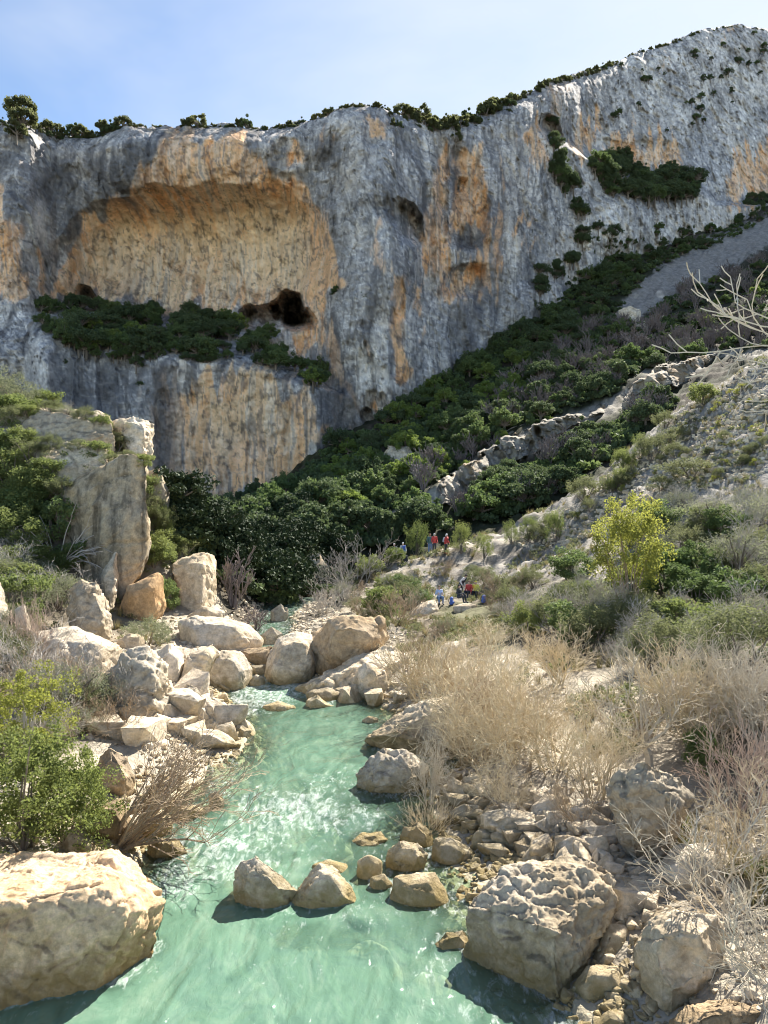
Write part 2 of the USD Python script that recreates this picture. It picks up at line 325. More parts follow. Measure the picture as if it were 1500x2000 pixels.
def cliff_depth(u, v, rough=True):
    d = lerp(u, BASE)
    # lower wall and the wooded ledge above it
    inl = smooth01(u, 40, 110) * (1 - smooth01(u, 610, 690))
    lip, back = lerp(u, LIP), lerp(u, LBACK)
    step = 20.0 * smooth01(v, back, lip) ** 0.8
    under = smooth01(v, lip + 20, 985) * 7.0 * smooth01(u, 180, 300)
    d = d - inl * step * 1.08 + inl * under * 0.35
    leftlow = (1 - smooth01(u, 60, 130)) * smooth01(v, 600, 700) * 9.0
    d = d - leftlow
    # the great overhang: a vault that opens downward
    wv_ = fbm(np.stack([u / 60, v / 60, u * 0], -1), 6, 4)
    e = ell(u, v, 385, 520, 292, 155, 2.4) + 0.35 * wv_
    vault = np.clip(1 - e, 0, 1) ** 0.85
    d = d + 9.0 * vault
    roof = smooth01(v + 40 * wv_, 330 + 0.00028 * (u - 470) ** 2, 445 + 0.0006 * (u - 500) ** 2) * (1 - smooth01(v, 470, 660)) * smooth01(u, 90, 240) * (1 - smooth01(u, 585, 655))
    d = d + 7.5 * roof
    d = d - 3.0 * smooth01(v, 230, 300) * (1 - smooth01(v, 310, 420)) * smooth01(u, 120, 250) * (1 - smooth01(u, 560, 660))
    # caves
    wob = 0.9 * fbm(np.stack([u / 22, v / 30, u * 0], -1), 5, 4)
    for cu, cv, ru, rv, dep in ((570, 612, 34, 40, 34), (520, 622, 50, 24, 12), (168, 582, 18, 24, 9), (796, 440, 30, 52, 7), (1077, 255, 24, 36, 6), (716, 815, 14, 22, 5), (735, 790, 30, 26, 3)):
        q = ell(u, v, cu + 0.25 * (v - cv), cv, ru, rv) + 1.2 * wob
        d = d + dep * np.clip(1.15 - q, 0, 1) ** 0.7 * (1 - smooth01(v, cv + 0.35 * rv, cv + rv * 0.9))
    for cu, cv, ru, rv, dep in ((908, 418, 44, 60, 5), (905, 548, 40, 30, 4.5), (905, 335, 34, 45, 2), (735, 250, 26, 34, 2), (1140, 260, 40, 30, 2), (1270, 306, 66, 30, 4), (1190, 296, 44, 22, 3), (560, 300, 30, 26, 2), (835, 470, 16, 110, 2.5), (865, 380, 10, 120, 2.5), (775, 640, 15, 90, 2.0)):
        d = d + dep * bump_(ell(u, v, cu, cv, ru, rv, 2.5) + wob, 0.75)
    # bosses that stand proud
    for cu, cv, ru, rv, dep in ((770, 510, 50, 110, 5), (720, 330, 60, 130, 4), (985, 420, 60, 150, 4), (690, 600, 60, 120, 3), (600, 500, 30, 160, 2.0), (30, 480, 60, 180, 5), (1230, 440, 110, 70, 6), (1060, 600, 90, 60, 3)):
        d = d - dep * np.clip(1 - ell(u, v, cu, cv, ru, rv), 0, 1)
    # upper right wall
    ur = smooth01(u, 1010, 1240)
    up, ub = lerp(u, UPLIP), lerp(u, UPBACK)
    d = d + ur * (17.0 * (1 - smooth01(v, ub, up)))
    d = d + ur * 0.085 * np.clip(ub - v, 0, 400) * smooth01(u, 1000, 1250)
    d = d + 0.03 * np.clip(420 - v, 0, 400) * smooth01(u, 600, 800) + 6 * np.clip(1 - (v - lerp(u, TOP)) / 34.0, 0, 1) ** 2
    if rough:
        x, z = (u - 750) / 1500 * d, EYE - (v - 1000) / 1500 * d
        p = np.stack([x, d, z], -1)
        smoothw = 1 - 0.55 * smooth01(u, 1000, 1180)
        xs = x + 1.5 * fbm(p * [.12, .05, .08], 3, 3)
        fl = ridge(np.stack([xs * 0.11, z * 0.016, d * 0.02], -1), 11, 3)
        d = d - 3.4 * (fl - 0.5) - 3.0 * fbm(p * [0.06, .06, .05], 21, 4)
        fl2 = ridge(np.stack([xs * 0.5, z * 0.05, d * 0.03], -1), 14, 3)
        d = d - 0.9 * (fl2 - 0.5) * smoothw
        p = np.stack([x, d, z], -1)
        calm = 1 - 0.65 * np.maximum(vault ** .5, inl * smooth01(v, lip, lip + 30))
        e1, f1 = facets(p, 11.0, 7, (1.0, 1.0, 2.2)); e2, f2 = facets(p, 4.2, 9, (1.0, 1.0, 1.7)); e3, f3 = facets(p, 1.7, 10, (1.0, 1.0, 1.5))
        crag = (0.75 + 0.7 * smooth01(u, 980, 1150) + 0.8 * (1 - smooth01(u, 60, 220)) * smooth01(v, 640, 700)) * calm
        d = d - 1.2 * calm * f1 * smooth01(e1, 0, 0.2)
        d = d - crag * (0.6 * f2 * smooth01(e2, 0, 0.14) - 0.25 * np.exp(-(e2 / 0.04) ** 2) + 0.30 * f3 * smooth01(e3, 0, 0.15))
        d = d + crag * 0.9 * (ridge(p * [0.30, .25, .22], 18, 5) - 0.55) - 0.35 * fbm(p * 1.1, 44, 4) - 0.5 * (1.4 - calm) * (ridge(np.stack([xs * .9, z * .12, d * .2], -1), 19, 4) - .5)
        crack = smooth01(ridge(np.stack([xs * .22, z * .07, d * .03], -1), 51, 3), .80, .90); d = d + (0.9 * crack) * (0.6 + 0.4 * crag)
        shelf = fbm(np.stack([x * .06, z * .55, d * .03], -1), 52, 4); d = d - 0.5 * crag * shelf
        pit = fbm(p * [1.6, 1.2, 1.3], 47, 3); d = d + 0.5 * smooth01(pit, .35, .6) * crag
    return d

fbm0 = fbm
def paint(shapes, blur):
    im = Image.new('L', (1500, 1100), 0); dr = ImageDraw.Draw(im)
    for pts, val in shapes:
        dr.polygon([tuple(p) for p in pts], fill=int(val))
    return gaussian_filter(np.asarray(im, float) / 255, blur)
def el(cu, cv, ru, rv, val=255, n=20):
    return ([(cu + ru * math.cos(t), cv + rv * math.sin(t)) for t in np.linspace(0, 2 * math.pi, n)], val)
def strip(u0, v0, v1, w, val=255, lean=0):
    return ([(u0 - w, v0), (u0 + w * .6, v0 - 8), (u0 + w + lean, v1 - 20), (u0 + lean, v1), (u0 - w + lean, v1 - 30)], val)

ORANGE = paint([
    # the great vault
    ([(90, 560), (120, 500), (165, 440), (215, 400), (270, 330), (345, 255), (470, 262), (545, 335), (610, 380), (630, 420), (650, 500), (675, 560), (630, 600), (622, 690), (560, 655), (470, 625), (400, 612), (250, 585), (140, 590)], 205),
    ([(600, 430), (640, 440), (655, 510), (678, 560), (640, 590), (625, 680), (585, 660), (610, 560)], 255),
    ([(560, 300), (590, 285), (590, 320), (555, 325)], 200),
    # lower wall
    ([(350, 730), (385, 725), (430, 760), (560, 745), (600, 760), (610, 860), (560, 930), (500, 965), (430, 985), (375, 945), (350, 860)], 215),
    ([(600, 820), (640, 845), (560, 900), (540, 950), (480, 975), (420, 985), (440, 950), (520, 900), (560, 850)], 255),
    ([(355, 770), (385, 765), (385, 930), (355, 930)], 215), ([(400, 900), (420, 850), (440, 900), (420, 945)], 230), ([(570, 760), (600, 760), (596, 830), (575, 830)], 220),
    # wall at the middle and right
    ([(715, 228), (738, 212), (748, 240), (742, 270), (716, 276)], 230),
    ([(862, 300), (876, 305), (868, 480), (862, 600), (848, 470)], 190),
    ([(900, 300), (936, 300), (940, 380), (945, 440), (938, 470), (905, 476), (880, 470), (875, 440), (892, 400)], 235),
    ([(872, 530), (900, 545), (940, 518), (944, 560), (900, 570), (868, 576)], 235),
    ([(960, 490), (972, 486), (970, 540), (962, 545)], 130), ([(1005, 425), (1034, 430), (1030, 442), (1005, 446)], 200), ([(1025, 480), (1060, 484), (1055, 498), (1028, 498)], 130),
    ([(740, 455), (752, 450), (742, 545), (732, 545)], 180), ([(790, 420), (816, 400), (815, 466), (792, 466)], 210),
    ([(826, 395), (842, 390), (848, 520), (838, 560), (828, 470)], 190), ([(758, 545), (790, 520), (788, 640), (800, 730), (768, 730), (765, 600)], 215), ([(800, 530), (822, 535), (820, 600), (804, 600)], 190), ([(824, 640), (836, 640), (832, 670), (826, 672)], 160),
    ([(1020, 240), (1060, 225), (1080, 215), (1085, 240), (1060, 262), (1030, 262)], 230), ([(1110, 250), (1165, 225), (1165, 270), (1140, 288), (1112, 280)], 200), ([(1060, 160), (1110, 165), (1105, 220), (1085, 240), (1080, 200)], 110), ([(1030, 265), (1060, 262), (1062, 320), (1035, 330)], 150),
    ([(1180, 300), (1215, 240), (1235, 250), (1240, 300), (1275, 280), (1320, 290), (1335, 335), (1270, 330), (1200, 322)], 215),
    ([(1420, 345), (1450, 320), (1470, 280), (1500, 270), (1500, 400), (1425, 405)], 190), ([(1410, 75), (1432, 66), (1430, 92)], 200), ([(1290, 110), (1310, 120), (1300, 150)], 100),
    ([(0, 400), (18, 395), (40, 410), (42, 500), (60, 520), (55, 580), (0, 580)], 150), ([(0, 460), (20, 455), (20, 500), (0, 500)], 200), ([(70, 560), (80, 470), (92, 465), (84, 570)], 160),
    ([(735, 790), (770, 770), (760, 810), (725, 815)], 190), ([(660, 780), (700, 770), (700, 800)], 110),
], 4.0)
TAN = paint([([(200, 430), (290, 400), (420, 385), (560, 380), (600, 440), (570, 580), (420, 600), (200, 585), (140, 560)], 235), el(515, 500, 90, 90, 255), ([(380, 740), (560, 750), (570, 830), (470, 900), (400, 860)], 150)], 12.0)
DARK = paint([
    ([(70, 320), (330, 250), (350, 262), (300, 360), (235, 410), (170, 440), (120, 500), (85, 560), (65, 530), (100, 430)], 150),
    ([(60, 480), (110, 440), (130, 470), (95, 540), (70, 560)], 170),
    ([(480, 310), (545, 300), (560, 335), (525, 350), (490, 330)], 150), ([(555, 340), (605, 345), (600, 380), (560, 375)], 120), ([(640, 390), (665, 380), (668, 500), (650, 490)], 120),
    ([(205, 700), (360, 720), (350, 840), (330, 960), (300, 900), (280, 760)], 150), ([(40, 690), (200, 700), (210, 800), (60, 800)], 80), ([(610, 760), (720, 780), (700, 830), (620, 860)], 90),
    ([(870, 580), (970, 560), (1010, 600), (930, 650), (880, 640)], 90), ([(1240, 260), (1310, 230), (1320, 290), (1250, 280)], 80), ([(1160, 200), (1270, 250), (1260, 300), (1200, 240)], 70), ([(940, 240), (1000, 330), (1000, 470), (950, 480)], 50), ([(0, 320), (60, 330), (70, 430), (20, 480), (0, 470)], 110), ([(1040, 150), (1070, 160), (1060, 210), (1040, 200)], 70),
    ([(0, 520), (60, 530), (60, 560), (0, 560)], 80),
], 9.0)
PALE = paint([
    ([(0, 590), (75, 590), (80, 680), (200, 700), (300, 720), (200, 790), (0, 700)], 130), ([(85, 350), (120, 340), (105, 400), (70, 450), (50, 430)], 150),  # second shape paints grazing sunlight on the left buttress into the colour
    ([(1150, 400), (1280, 420), (1350, 440), (1330, 480), (1200, 500), (1130, 490)], 200), ([(1220, 110), (1420, 80), (1490, 140), (1480, 260), (1300, 230), (1200, 180)], 110), ([(1340, 340), (1420, 350), (1410, 400), (1350, 380)], 160),
    ([(640, 620), (760, 620), (820, 720), (700, 780), (620, 740)], 130), ([(420, 730), (520, 740), (500, 900), (430, 900)], 140), ([(700, 300), (770, 300), (770, 460), (700, 560), (670, 480)], 80), ([(1050, 590), (1140, 570), (1120, 640), (1040, 650)], 150), ([(880, 640), (1000, 620), (980, 660), (890, 720), (800, 750)], 110),
], 12.0)

def look(mask, u, v):
    return map_coordinates(mask, [np.clip(v, 0, 1099), np.clip(u, 0, 1499)], order=1)

def cliff_colour(u, v, p):
    """Albedo of the rock: blue grey limestone, iron-orange where water keeps off, black and white drip streaks, plus one painted sunlit patch."""
    wu = u + 20 * fbm0(p * [0.2, .1, .12], 61, 4) + 12 * fbm0(p * [.9, .3, .2], 62, 3); wv = v + 70 * fbm0(np.stack([p[:, 0] * 0.45, p[:, 1] * 0, p[:, 2] * 0.03], -1), 63, 3)
    o, t, k, w = (look(m, wu, wv) for m in (ORANGE, TAN, DARK, PALE))
    def fbm(*a): return np.tanh(2.0 * fbm0(*a))
    lean = 0.25 * fbm(p * [.05, .02, .05], 70, 2)
    xs = p[:, 0] + 6 * lean + 0.6 * fbm(p * [.3, .1, .15], 69, 3)
    band = fbm(np.stack([xs * 0.10, p[:, 1] * 0.03, p[:, 2] * 0.03], -1), 74, 4)            # broad curtains
    streak = fbm(np.stack([xs * 0.40, p[:, 1] * 0.05, p[:, 2] * 0.05], -1), 71, 5)      # tall drips
    streak2 = fbm(np.stack([xs * 1.4, p[:, 1] * 0.1, p[:, 2] * 0.10], -1), 72, 4)
    patch = fbm(p * [0.09, .09, .07], 73, 4); fine = fbm(p * [.8, .5, .6], 75, 5); grain = fbm(p * [2.5, 1.5, 1.8], 77, 3)
    drip = fbm(np.stack([xs * 0.95, p[:, 1] * 0.05, p[:, 2] * 0.035], -1), 78, 4); drip2 = fbm(np.stack([xs * 2.1, p[:, 1] * 0.05, p[:, 2] * 0.09], -1), 79, 3)
    smoothwall = 1 - 0.55 * smooth01(u, 1000, 1200)
    low = smooth01(u, 190, 260) * (1 - smooth01(u, 610, 670)) * smooth01(v, 705, 740) * (1 - smooth01(v, 970, 1010))        # the streaked wall below the ledge
    vs = t * smooth01(v, 430, 520)                                                                                          # drip curtains in the vault
    def lay(c, col, m): return c * (1 - m)[:, None] + np.array(col) * m[:, None]
    c = np.tile([0.355, 0.335, 0.32], (len(u), 1))
    c = lay(c, (0.54, 0.48, 0.41), smooth01(patch, 0.0, 0.6) * 0.6)
    c = lay(c, (0.29, 0.29, 0.305), smooth01(-patch + .5 * fine, 0.15, 0.6) * 0.7)
    c = lay(c, (0.50, 0.465, 0.43), smooth01(u, 990, 1150) * (0.45 + .4 * patch + .4 * fine).clip(0, 1))
    pal = np.clip(w * (0.6 + .7 * patch + fine) + 0.8 * smooth01(drip - .3 * band, 0.3, 0.6) * (0.5 + .4 * low) * smoothwall + .5 * smooth01(drip2, .35, .6) * (.5 + .4 * low), 0, 1)
    c = lay(c, (0.72, 0.68, 0.62), pal * 0.8 * (1 - .6 * low))
    om = np.clip(o * 1.6 - 0.15 + 0.5 * o * (patch + 0.6 * drip) - 0.5 * smooth01(drip2 + streak, .1, .7) * (1 - t) * (1 - o), 0, 1)
    om = np.maximum(om, 0.85 * smooth01(streak + 0.5 * band + .3 * drip, 0.58, 0.78) * smooth01(patch, -.2, 0.2) * (u < 1010) * (u > 600))
    om = np.maximum(om, low * 0.85 * smooth01(streak + drip * .6, 0.05, 0.4) * smooth01(u, 240, 370))
    for cu, cv, ru, rv in ((570, 612, 36, 42), (520, 622, 52, 26), (168, 582, 18, 24), (796, 440, 30, 52), (1077, 255, 24, 36)):
        om = om * (1 - 0.85 * np.clip(1.3 - ell(u, v, cu, cv, ru, rv), 0, 1))
    oc = lay(np.tile([0.80, 0.50, 0.28], (len(u), 1)), (0.75, 0.57, 0.37), t)
    oc = lay(oc, (0.76, 0.38, 0.15), smooth01(patch + .8 * fine, 0.1, 0.9) * (0.65 - .4 * t))
    oc = lay(oc, (0.84, 0.72, 0.56), np.clip(smooth01(drip + .3 * fine, 0.2, 0.5) * (0.55 + .3 * vs) + .45 * smooth01(drip2, .2, .55), 0, 1) * .8)
    oc = lay(oc, (0.40, 0.30, 0.18), smooth01(-fine - .5 * grain, .3, .8) * .5)
    c = c * (1 - om)[:, None] + oc * om[:, None]
    dk = np.clip(1.7 * k * (0.75 + .8 * streak + .5 * drip + .3 * fine) * (1 - .4 * om), 0, 1)
    dk = np.maximum(dk, smooth01(streak * .8 + 0.7 * band + .35 * drip, 0.22, 0.50) * (.75 + .2 * low) * (1 - .65 * t) * (1 - 0.55 * om) * smoothwall)
    dk = np.maximum(dk, smooth01(drip2 + .5 * drip - .2 * band, 0.40, 0.62) * (.65 + .2 * low) * (1 - .8 * t * (1 - vs)) * smoothwall)
    dk = np.maximum(dk, 0.9 * vs * smooth01(v + 60 * streak, 520, 600) * smooth01(-drip2 - .3 * drip, 0.42, 0.6))
    dk = np.maximum(dk, 0.6 * smooth01(fine + .6 * grain, .5, .85) * (1 - .6 * t))
    dk = np.maximum(dk, 0.7 * smooth01(ridge(np.stack([xs * .9, p[:, 2] * .35, p[:, 1] * .1], -1), 53, 3), .80, .90))
    pal2 = smooth01(ridge(p * [.7, .3, .9], 54, 3), .78, .92) * (1 - om) * .5; c = lay(c, (0.62, 0.59, 0.55), pal2)
    c = lay(c, (0.12, 0.12, 0.13), dk * 0.85)
    c = c * (1 + 0.16 * fine + 0.15 * grain + 0.15 * fbm(p * [.12, .1, .12], 76, 4))[:, None]
    lum = c.mean(1, keepdims=True)
    c = 1.13 * c * (np.clip(lum, .05, 1) / 0.38) ** 0.36
    c = np.clip(c * np.minimum(1, 0.80 / c.max(1, keepdims=True)), 0.04, 0.85)
    return c

def build_cliff():
    u = np.concatenate([np.arange(-600, -12, 14.0), np.arange(-12, 1512, 2.3), np.arange(1512, 2200, 14.0)])
    nt = 410
    t = np.linspace(0, 1, nt)
    top = lerp(u, TOP) + 5 * fbm(np.stack([u / 9, u * 0, u * 0], -1), 91, 3) + 7 * fbm(np.stack([u / 40, u * 0, u * 0], -1), 92, 2)
    U = np.repeat(u[None], nt, 0); V = top[None] + (1085 - top[None]) * t[:, None]
    D = cliff_depth(U, V)
    pts = np.stack([(U - 750) / 1500 * D, D, EYE - (V - 1000) / 1500 * D], -1)
    back = [6, 14, 28, 55, 110, 220]
    plate = []
    for b in back[::-1]:
        q = pts[0].copy(); q[:, 0] *= (1 + b / 160 * 0.35); q[:, 1] += b
        q[:, 2] += -0.01 * b + 1.2 * fbm(q * .12, 5, 3) - 0.4
        plate.append(q)
    allp = np.concatenate([np.array(plate), pts]); nr = len(allp)
    flat = allp.reshape(-1, 3)
    UU = np.concatenate([np.repeat(u[None], len(back), 0), U]).ravel(); VV = np.concatenate([np.repeat(top[None], len(back), 0), V]).ravel()
    col = cliff_colour(UU, VV, flat)
    part('cliff', (flat, grid_faces(nr, len(u), True)), 'cliff_rock', None, smooth=True, colors={'rock': col})
    tag(stage.GetPrimAtPath('/World/cliff'), 'high grey and orange limestone cliff with a great vaulted overhang', kind='structure')
build_cliff()
# ---------------------------------------------------------------- the ground: banks, hillsides, gorge floor, far slope
CP = [  # column, row, metres ahead
    (60, 1650, 17.3), (100, 1400, 24), (150, 1270, 33), (50, 1200, 38), (200, 1250, 38), (220, 1160, 46), (60, 1050, 46), (60, 950, 50), (60, 800, 58), (0, 740, 62), (240, 850, 55),
    (300, 960, 52), (330, 1050, 52), (420, 1160, 50), (600, 1100, 75), (600, 1000, 95), (500, 1000, 105), (440, 992, 128), (640, 905, 128), (700, 832, 139),
    (350, 1000, 100), (340, 1100, 75), (480, 1180, 60), (560, 1205, 57), (200, 1000, 110), (0, 950, 110), (-300, 900, 110), (-300, 1000, 60), (-300, 1200, 35), (-300, 1400, 22), (-200, 1700, 16), (-700, 1400, 12), (-900, 1000, 30),
    (440, 990, 137), (300, 992, 137), (540, 948, 136), (610, 885, 137), (230, 990, 137), (440, 988, 152), (300, 990, 152), (100, 990, 140), (560, 935, 152),
    (870, 720, 162), (1040, 590, 187), (1150, 490, 207), (1350, 448, 234), (1500, 380, 265), (1800, 300, 310), (800, 1000, 95), (900, 900, 118), (1000, 800, 136), (1100, 700, 156), (1250, 600, 181), (1400, 520, 206), (1500, 450, 236), (1500, 560, 190), (1700, 500, 200),
    (1000, 1000, 95), (1000, 970, 100), (1150, 900, 105), (1300, 800, 113), (1000, 900, 112), (1000, 850, 117), (1250, 780, 125), (1250, 735, 131), (1330, 728, 139), (850, 1000, 95), (850, 955, 99), (1420, 660, 150), (700, 1000, 100), (780, 870, 125),
    (1500, 690, 72), (1420, 740, 72), (1340, 790, 73), (1240, 870, 74), (1130, 970, 72), (1040, 1010, 71), (950, 1038, 70), (860, 1078, 69), (790, 1085, 67), (700, 1150, 58), (640, 1200, 52), (1650, 600, 72), (1900, 500, 70),
    (1500, 800, 60), (1400, 900, 58), (1500, 900, 55), (1300, 950, 58), (1200, 1030, 56), (1100, 1080, 60), (1000, 1100, 62), (900, 1160, 58), (1100, 1150, 50), (1200, 1150, 45), (1350, 1150, 40), (1500, 1100, 40), (1500, 1250, 30), (1400, 1300, 27),
    (1200, 1300, 30), (1000, 1300, 32), (850, 1270, 38), (1000, 1440, 23), (1200, 1450, 22), (1400, 1500, 19), (1500, 1500, 19), (1000, 1575, 19.5), (1150, 1650, 16.7), (1300, 1720, 15), (1500, 1700, 15.2), (1250, 1850, 13.2), (1500, 1900, 12), (1400, 2000, 11.2), (1700, 1500, 17), (1800, 1000, 40), (1800, 1900, 10), (1740, 1150, 20), (1850, 1050, 21), (820, 1560, 20.5), (900, 1500, 22.5),
]
XYZ = [  # x, y, z: behind the crest, and outside the view
    (36, 88, 17), (24, 86, 11.5), (14, 82, 5.5), (6, 80, 2.5), (0, 76, 1.5), (-6, 68, 0.8), (-9, 60, 0.3), (6, -30, 1), (-10, -30, 1), (20, -30, 8), (-30, -30, 8), (10, 5, 1), (-10, 5, 1.2), (25, 5, 8), (-25, 8, 6), (14, 14, 2.2),
]
cp = np.array([P(*c) for c in CP] + XYZ)
soil_rbf = RBFInterpolator(cp[:, :2], cp[:, 2], kernel='linear', smoothing=0.4)

BANK_L = [(-60, -9), (0, -9.5), (8, -9.5), (12, -9.5), (14, -8.8), (15.5, -6.6), (17.0, -5.6), (20, -6.2), (22, -5.6), (24, -5.0), (28, -5.0), (30, -6.0), (32, -6.7), (35, -7.5), (38, -6.6), (42, -7.6), (48, -8.6), (57, -9.0), (66, -8), (75, -6)]
BANK_R = [(-60, 4), (0, 4), (8, 3.8), (12, 3.3), (14, 2.5), (15.5, 2.0), (17, 2.2), (18.2, 1.9), (20, 1.3), (22, 1.5), (25, 2.1), (27, 2.0), (28.5, 1.5), (30, 0.6), (32, -0.5), (34, -1.4), (35.5, -3.3), (38, -4.9), (42, -5.2), (48, -5.8), (57, -6.2), (66, -5), (75, -4)]
def water_level(y):
    return 0.14 * smooth01(y, 18.5, 22.5) + 0.22 * smooth01(y, 33.5, 38) + 0.5 * smooth01(y, 42, 60)

def ground_z(x, y, rough=True):
    x, y = np.asarray(x, float), np.asarray(y, float)
    z = soil_rbf(np.stack([x.ravel(), y.ravel()], 1)).reshape(x.shape)
    l, r = lerp(y, BANK_L), lerp(y, BANK_R)
    wob = 0.5 * fbm(np.stack([x * 0.5, y * 0.5, x * 0], -1), 4, 3)
    s = np.minimum(x - l, r - x) + wob                   # > 0 inside the channel
    wl = water_level(y)
    out = np.clip(-s, 0, None)
    z = np.maximum(z, wl + 0.08)
    near = np.where(y < 80, 1.0, 0.0)
    z = np.where(out < 2.5, wl + 0.05 + (z - wl - 0.05) * smooth01(out, 0, 2.5) + 0.06 * out, z) * near + z * (1 - near)
    depth = 1.5 * smooth01(s, 0, 2.6) + 0.12 * smooth01(s, -0.1, 0.4)
    shoal = np.exp(-((y - 17.6) / 2.2) ** 2) * 0.85 * smooth01(x, -3.0, 0.5) + 0.55 * np.exp(-((y - 21.0) / 1.8) ** 2) + 0.6 * np.exp(-((y - 36) / 1.6) ** 2) + 0.45 * np.exp(-((y - 31) / 2.0) ** 2)
    depth = depth * np.clip(1 - shoal, 0.1, 1)
    z = np.where((s > 0) & (near > 0), wl - depth, z)
    if rough:
        p = np.stack([x, y, x * 0], -1)
        far = smooth01(y, 30, 90)
        amp = np.where(s > 0, 0.12, 0.10 + 0.10 * smooth01(out, 0, 3) + 0.9 * far)
        z = z + amp * fbm(p * 0.45, 12, 4) + (0.05 + 0.5 * far) * fbm(p * 1.3, 13, 3)
        # ledges of tilted slab on the near hillside
        hill = smooth01(x, 12, 20) * smooth01(y, 44, 52) * (1 - smooth01(y, 74, 80))
        q = z * 1.6 + x * 0.35 + 0.6 * fbm(p * .5, 3, 2)
        z = z + hill * 0.55 * (np.abs((q % 1.0) - 0.5) - 0.25)
    return z

def band_mask(x, y, z):
    """The pale rock outcrop that crosses the far slope, seen as a band climbing to the right."""
    u = 750 + 1500 * x / y; v = 1000 - 1500 * (z - EYE) / y
    mid = lerp(u, [(760, 1010), (800, 1000), (880, 955), (960, 900), (1020, 870), (1100, 830), (1200, 790), (1280, 745), (1340, 725), (1400, 690)])
    half = lerp(u, [(760, 10), (820, 22), (900, 26), (1000, 36), (1060, 28), (1130, 16), (1200, 20), (1270, 30), (1330, 26), (1400, 10)])
    return (1 - smooth01(np.abs(v - mid) / half, 0.55, 1.1)) * smooth01(y, 86, 92) * (y < 160), u, v

def build_ground():
    ys = np.concatenate([np.linspace(-30, 7, 20), np.exp(np.linspace(math.log(7.3), math.log(330), 620))])
    ta = np.concatenate([np.linspace(-3.0, -0.62, 50), np.linspace(-0.6, 0.66, 560), np.linspace(0.69, 3.0, 50)])
    Y = np.repeat(ys[:, None], len(ta), 1); X = ta[None] * np.maximum(Y, 14.0)
    Z = ground_z(X, Y)
    b, u, v = band_mask(X, np.maximum(Y, 1), Z)
    p = np.stack([X, Y, Z], -1)
    Y2 = Y
    # soil colours
    n = fbm(p * .12, 31, 4); n2 = fbm(p * .9, 32, 3)
    gravel = np.array([0.50, 0.44, 0.345]); earth = np.array([0.165, 0.135, 0.095]); slab = np.array([0.42, 0.39, 0.345]); leaf = np.array([0.055, 0.06, 0.032]); scree = np.array([0.46, 0.42, 0.375]); path = np.array([0.52, 0.47, 0.39]); bed = np.array([0.52, 0.46, 0.32]); mossy = np.array([0.13, 0.145, 0.06])
    def mixc(c, k, w): return c * (1 - w[..., None]) + k * w[..., None]
    c = np.broadcast_to(gravel, X.shape + (3,)).copy()
    l, rr = lerp(Y, BANK_L), lerp(Y, BANK_R); out = np.maximum(l - X, X - rr)
    c = mixc(c, earth, smooth01(out + 3 * n2 + 3 * n, 3.5, 8) * 0.8)
    c = mixc(c, mossy, smooth01(n + 0.4 * n2, 0.05, 0.35) * smooth01(out, 5, 10) * 0.6)
    hill = smooth01(X, 8, 14) * smooth01(Y, 40, 50) * (Y < 80)
    c = mixc(c, slab, hill * smooth01(0.35 - n + 0.5 * n2, -0.05, 0.3))
    c = mixc(c, slab, smooth01(X, -4, 2) * smooth01(Y, 52, 58) * (Y < 80) * smooth01(n2, -0.3, 0.2) * 0.8)
    gorge = (X < lerp(Y, [(48, -5), (50, -4.5), (58, -2.2), (67, 1.0), (80, 30)])) & (X > lerp(Y, [(50, -10.5), (56, -13), (62, -60)])) & (Y > 49)
    far = np.maximum(smooth01(Y, 80, 90), gaussian_filter(gorge.astype(float), 2))
    c = mixc(c, leaf + 0.03 * n2[..., None], far)
    c = mixc(c, np.array([0.13, 0.105, 0.085]), far * smooth01(n, 0.0, 0.3) * 0.8)
    # scree chute below the upper wall
    mid = lerp(u, [(1180, 640), (1240, 590), (1300, 555), (1380, 510), (1460, 470), (1520, 440)]); half = lerp(u, [(1180, 12), (1260, 40), (1330, 52), (1400, 48), (1500, 34), (1520, 30)])
    sc = (1 - smooth01(np.abs(v - mid) / half + 0.6 * n2, 0.7, 1.05)) * (Y > 150) * (u > 1170)
    c = mixc(c, scree, np.clip(sc, 0, 1)); c = mixc(c, np.array([0.40, 0.37, 0.32]) + 0.1 * n2[..., None], np.clip(b * smooth01(n2 + .6, 0.1, .5), 0, 1))
    # trodden path over the hump and down the bank
    for (x0, y0), (x1, y1), w in (((-0.5, 68), (6, 68.2), .9), ((6, 68.2), (13, 66), .8), ((13, 66), (17.0, 60), .8), ((17, 60), (14, 50), 1.2), ((14, 50), (9, 42), 1.2)):
        tt = np.clip(((X - x0) * (x1 - x0) + (Y - y0) * (y1 - y0)) / ((x1 - x0) ** 2 + (y1 - y0) ** 2), 0, 1)
        dd = np.hypot(X - x0 - tt * (x1 - x0), Y - y0 - tt * (y1 - y0))
        c = mixc(c, path, 1 - smooth01(dd + 0.4 * n2, w * .6, w * 1.2))
    c = mixc(c, bed, (1 - smooth01(out, -0.2, 0.4)) * (Y < 70))
    part('ground', (p.reshape(-1, 3), grid_faces(len(ys), len(ta))), 'ground_soil', None, smooth=True, colors={'soil': np.clip(c, .01, .8).reshape(-1, 3)})
    tag(stage.GetPrimAtPath('/World/ground'), 'stony river banks, pale hillside and wooded far slope', kind='structure')
    R = 2500.0
    part('land', (np.array([[-R, -R, -4], [R, -R, -4], [R, R, -4], [-R, R, -4.0]]), np.array([[0, 1, 2], [0, 2, 3]])), 'ground_soil', None, colors={'soil': np.tile([0.2, .18, .12], (4, 1))})
    tag(stage.GetPrimAtPath('/World/land'), 'flat land out to the horizon', kind='structure')
build_ground()

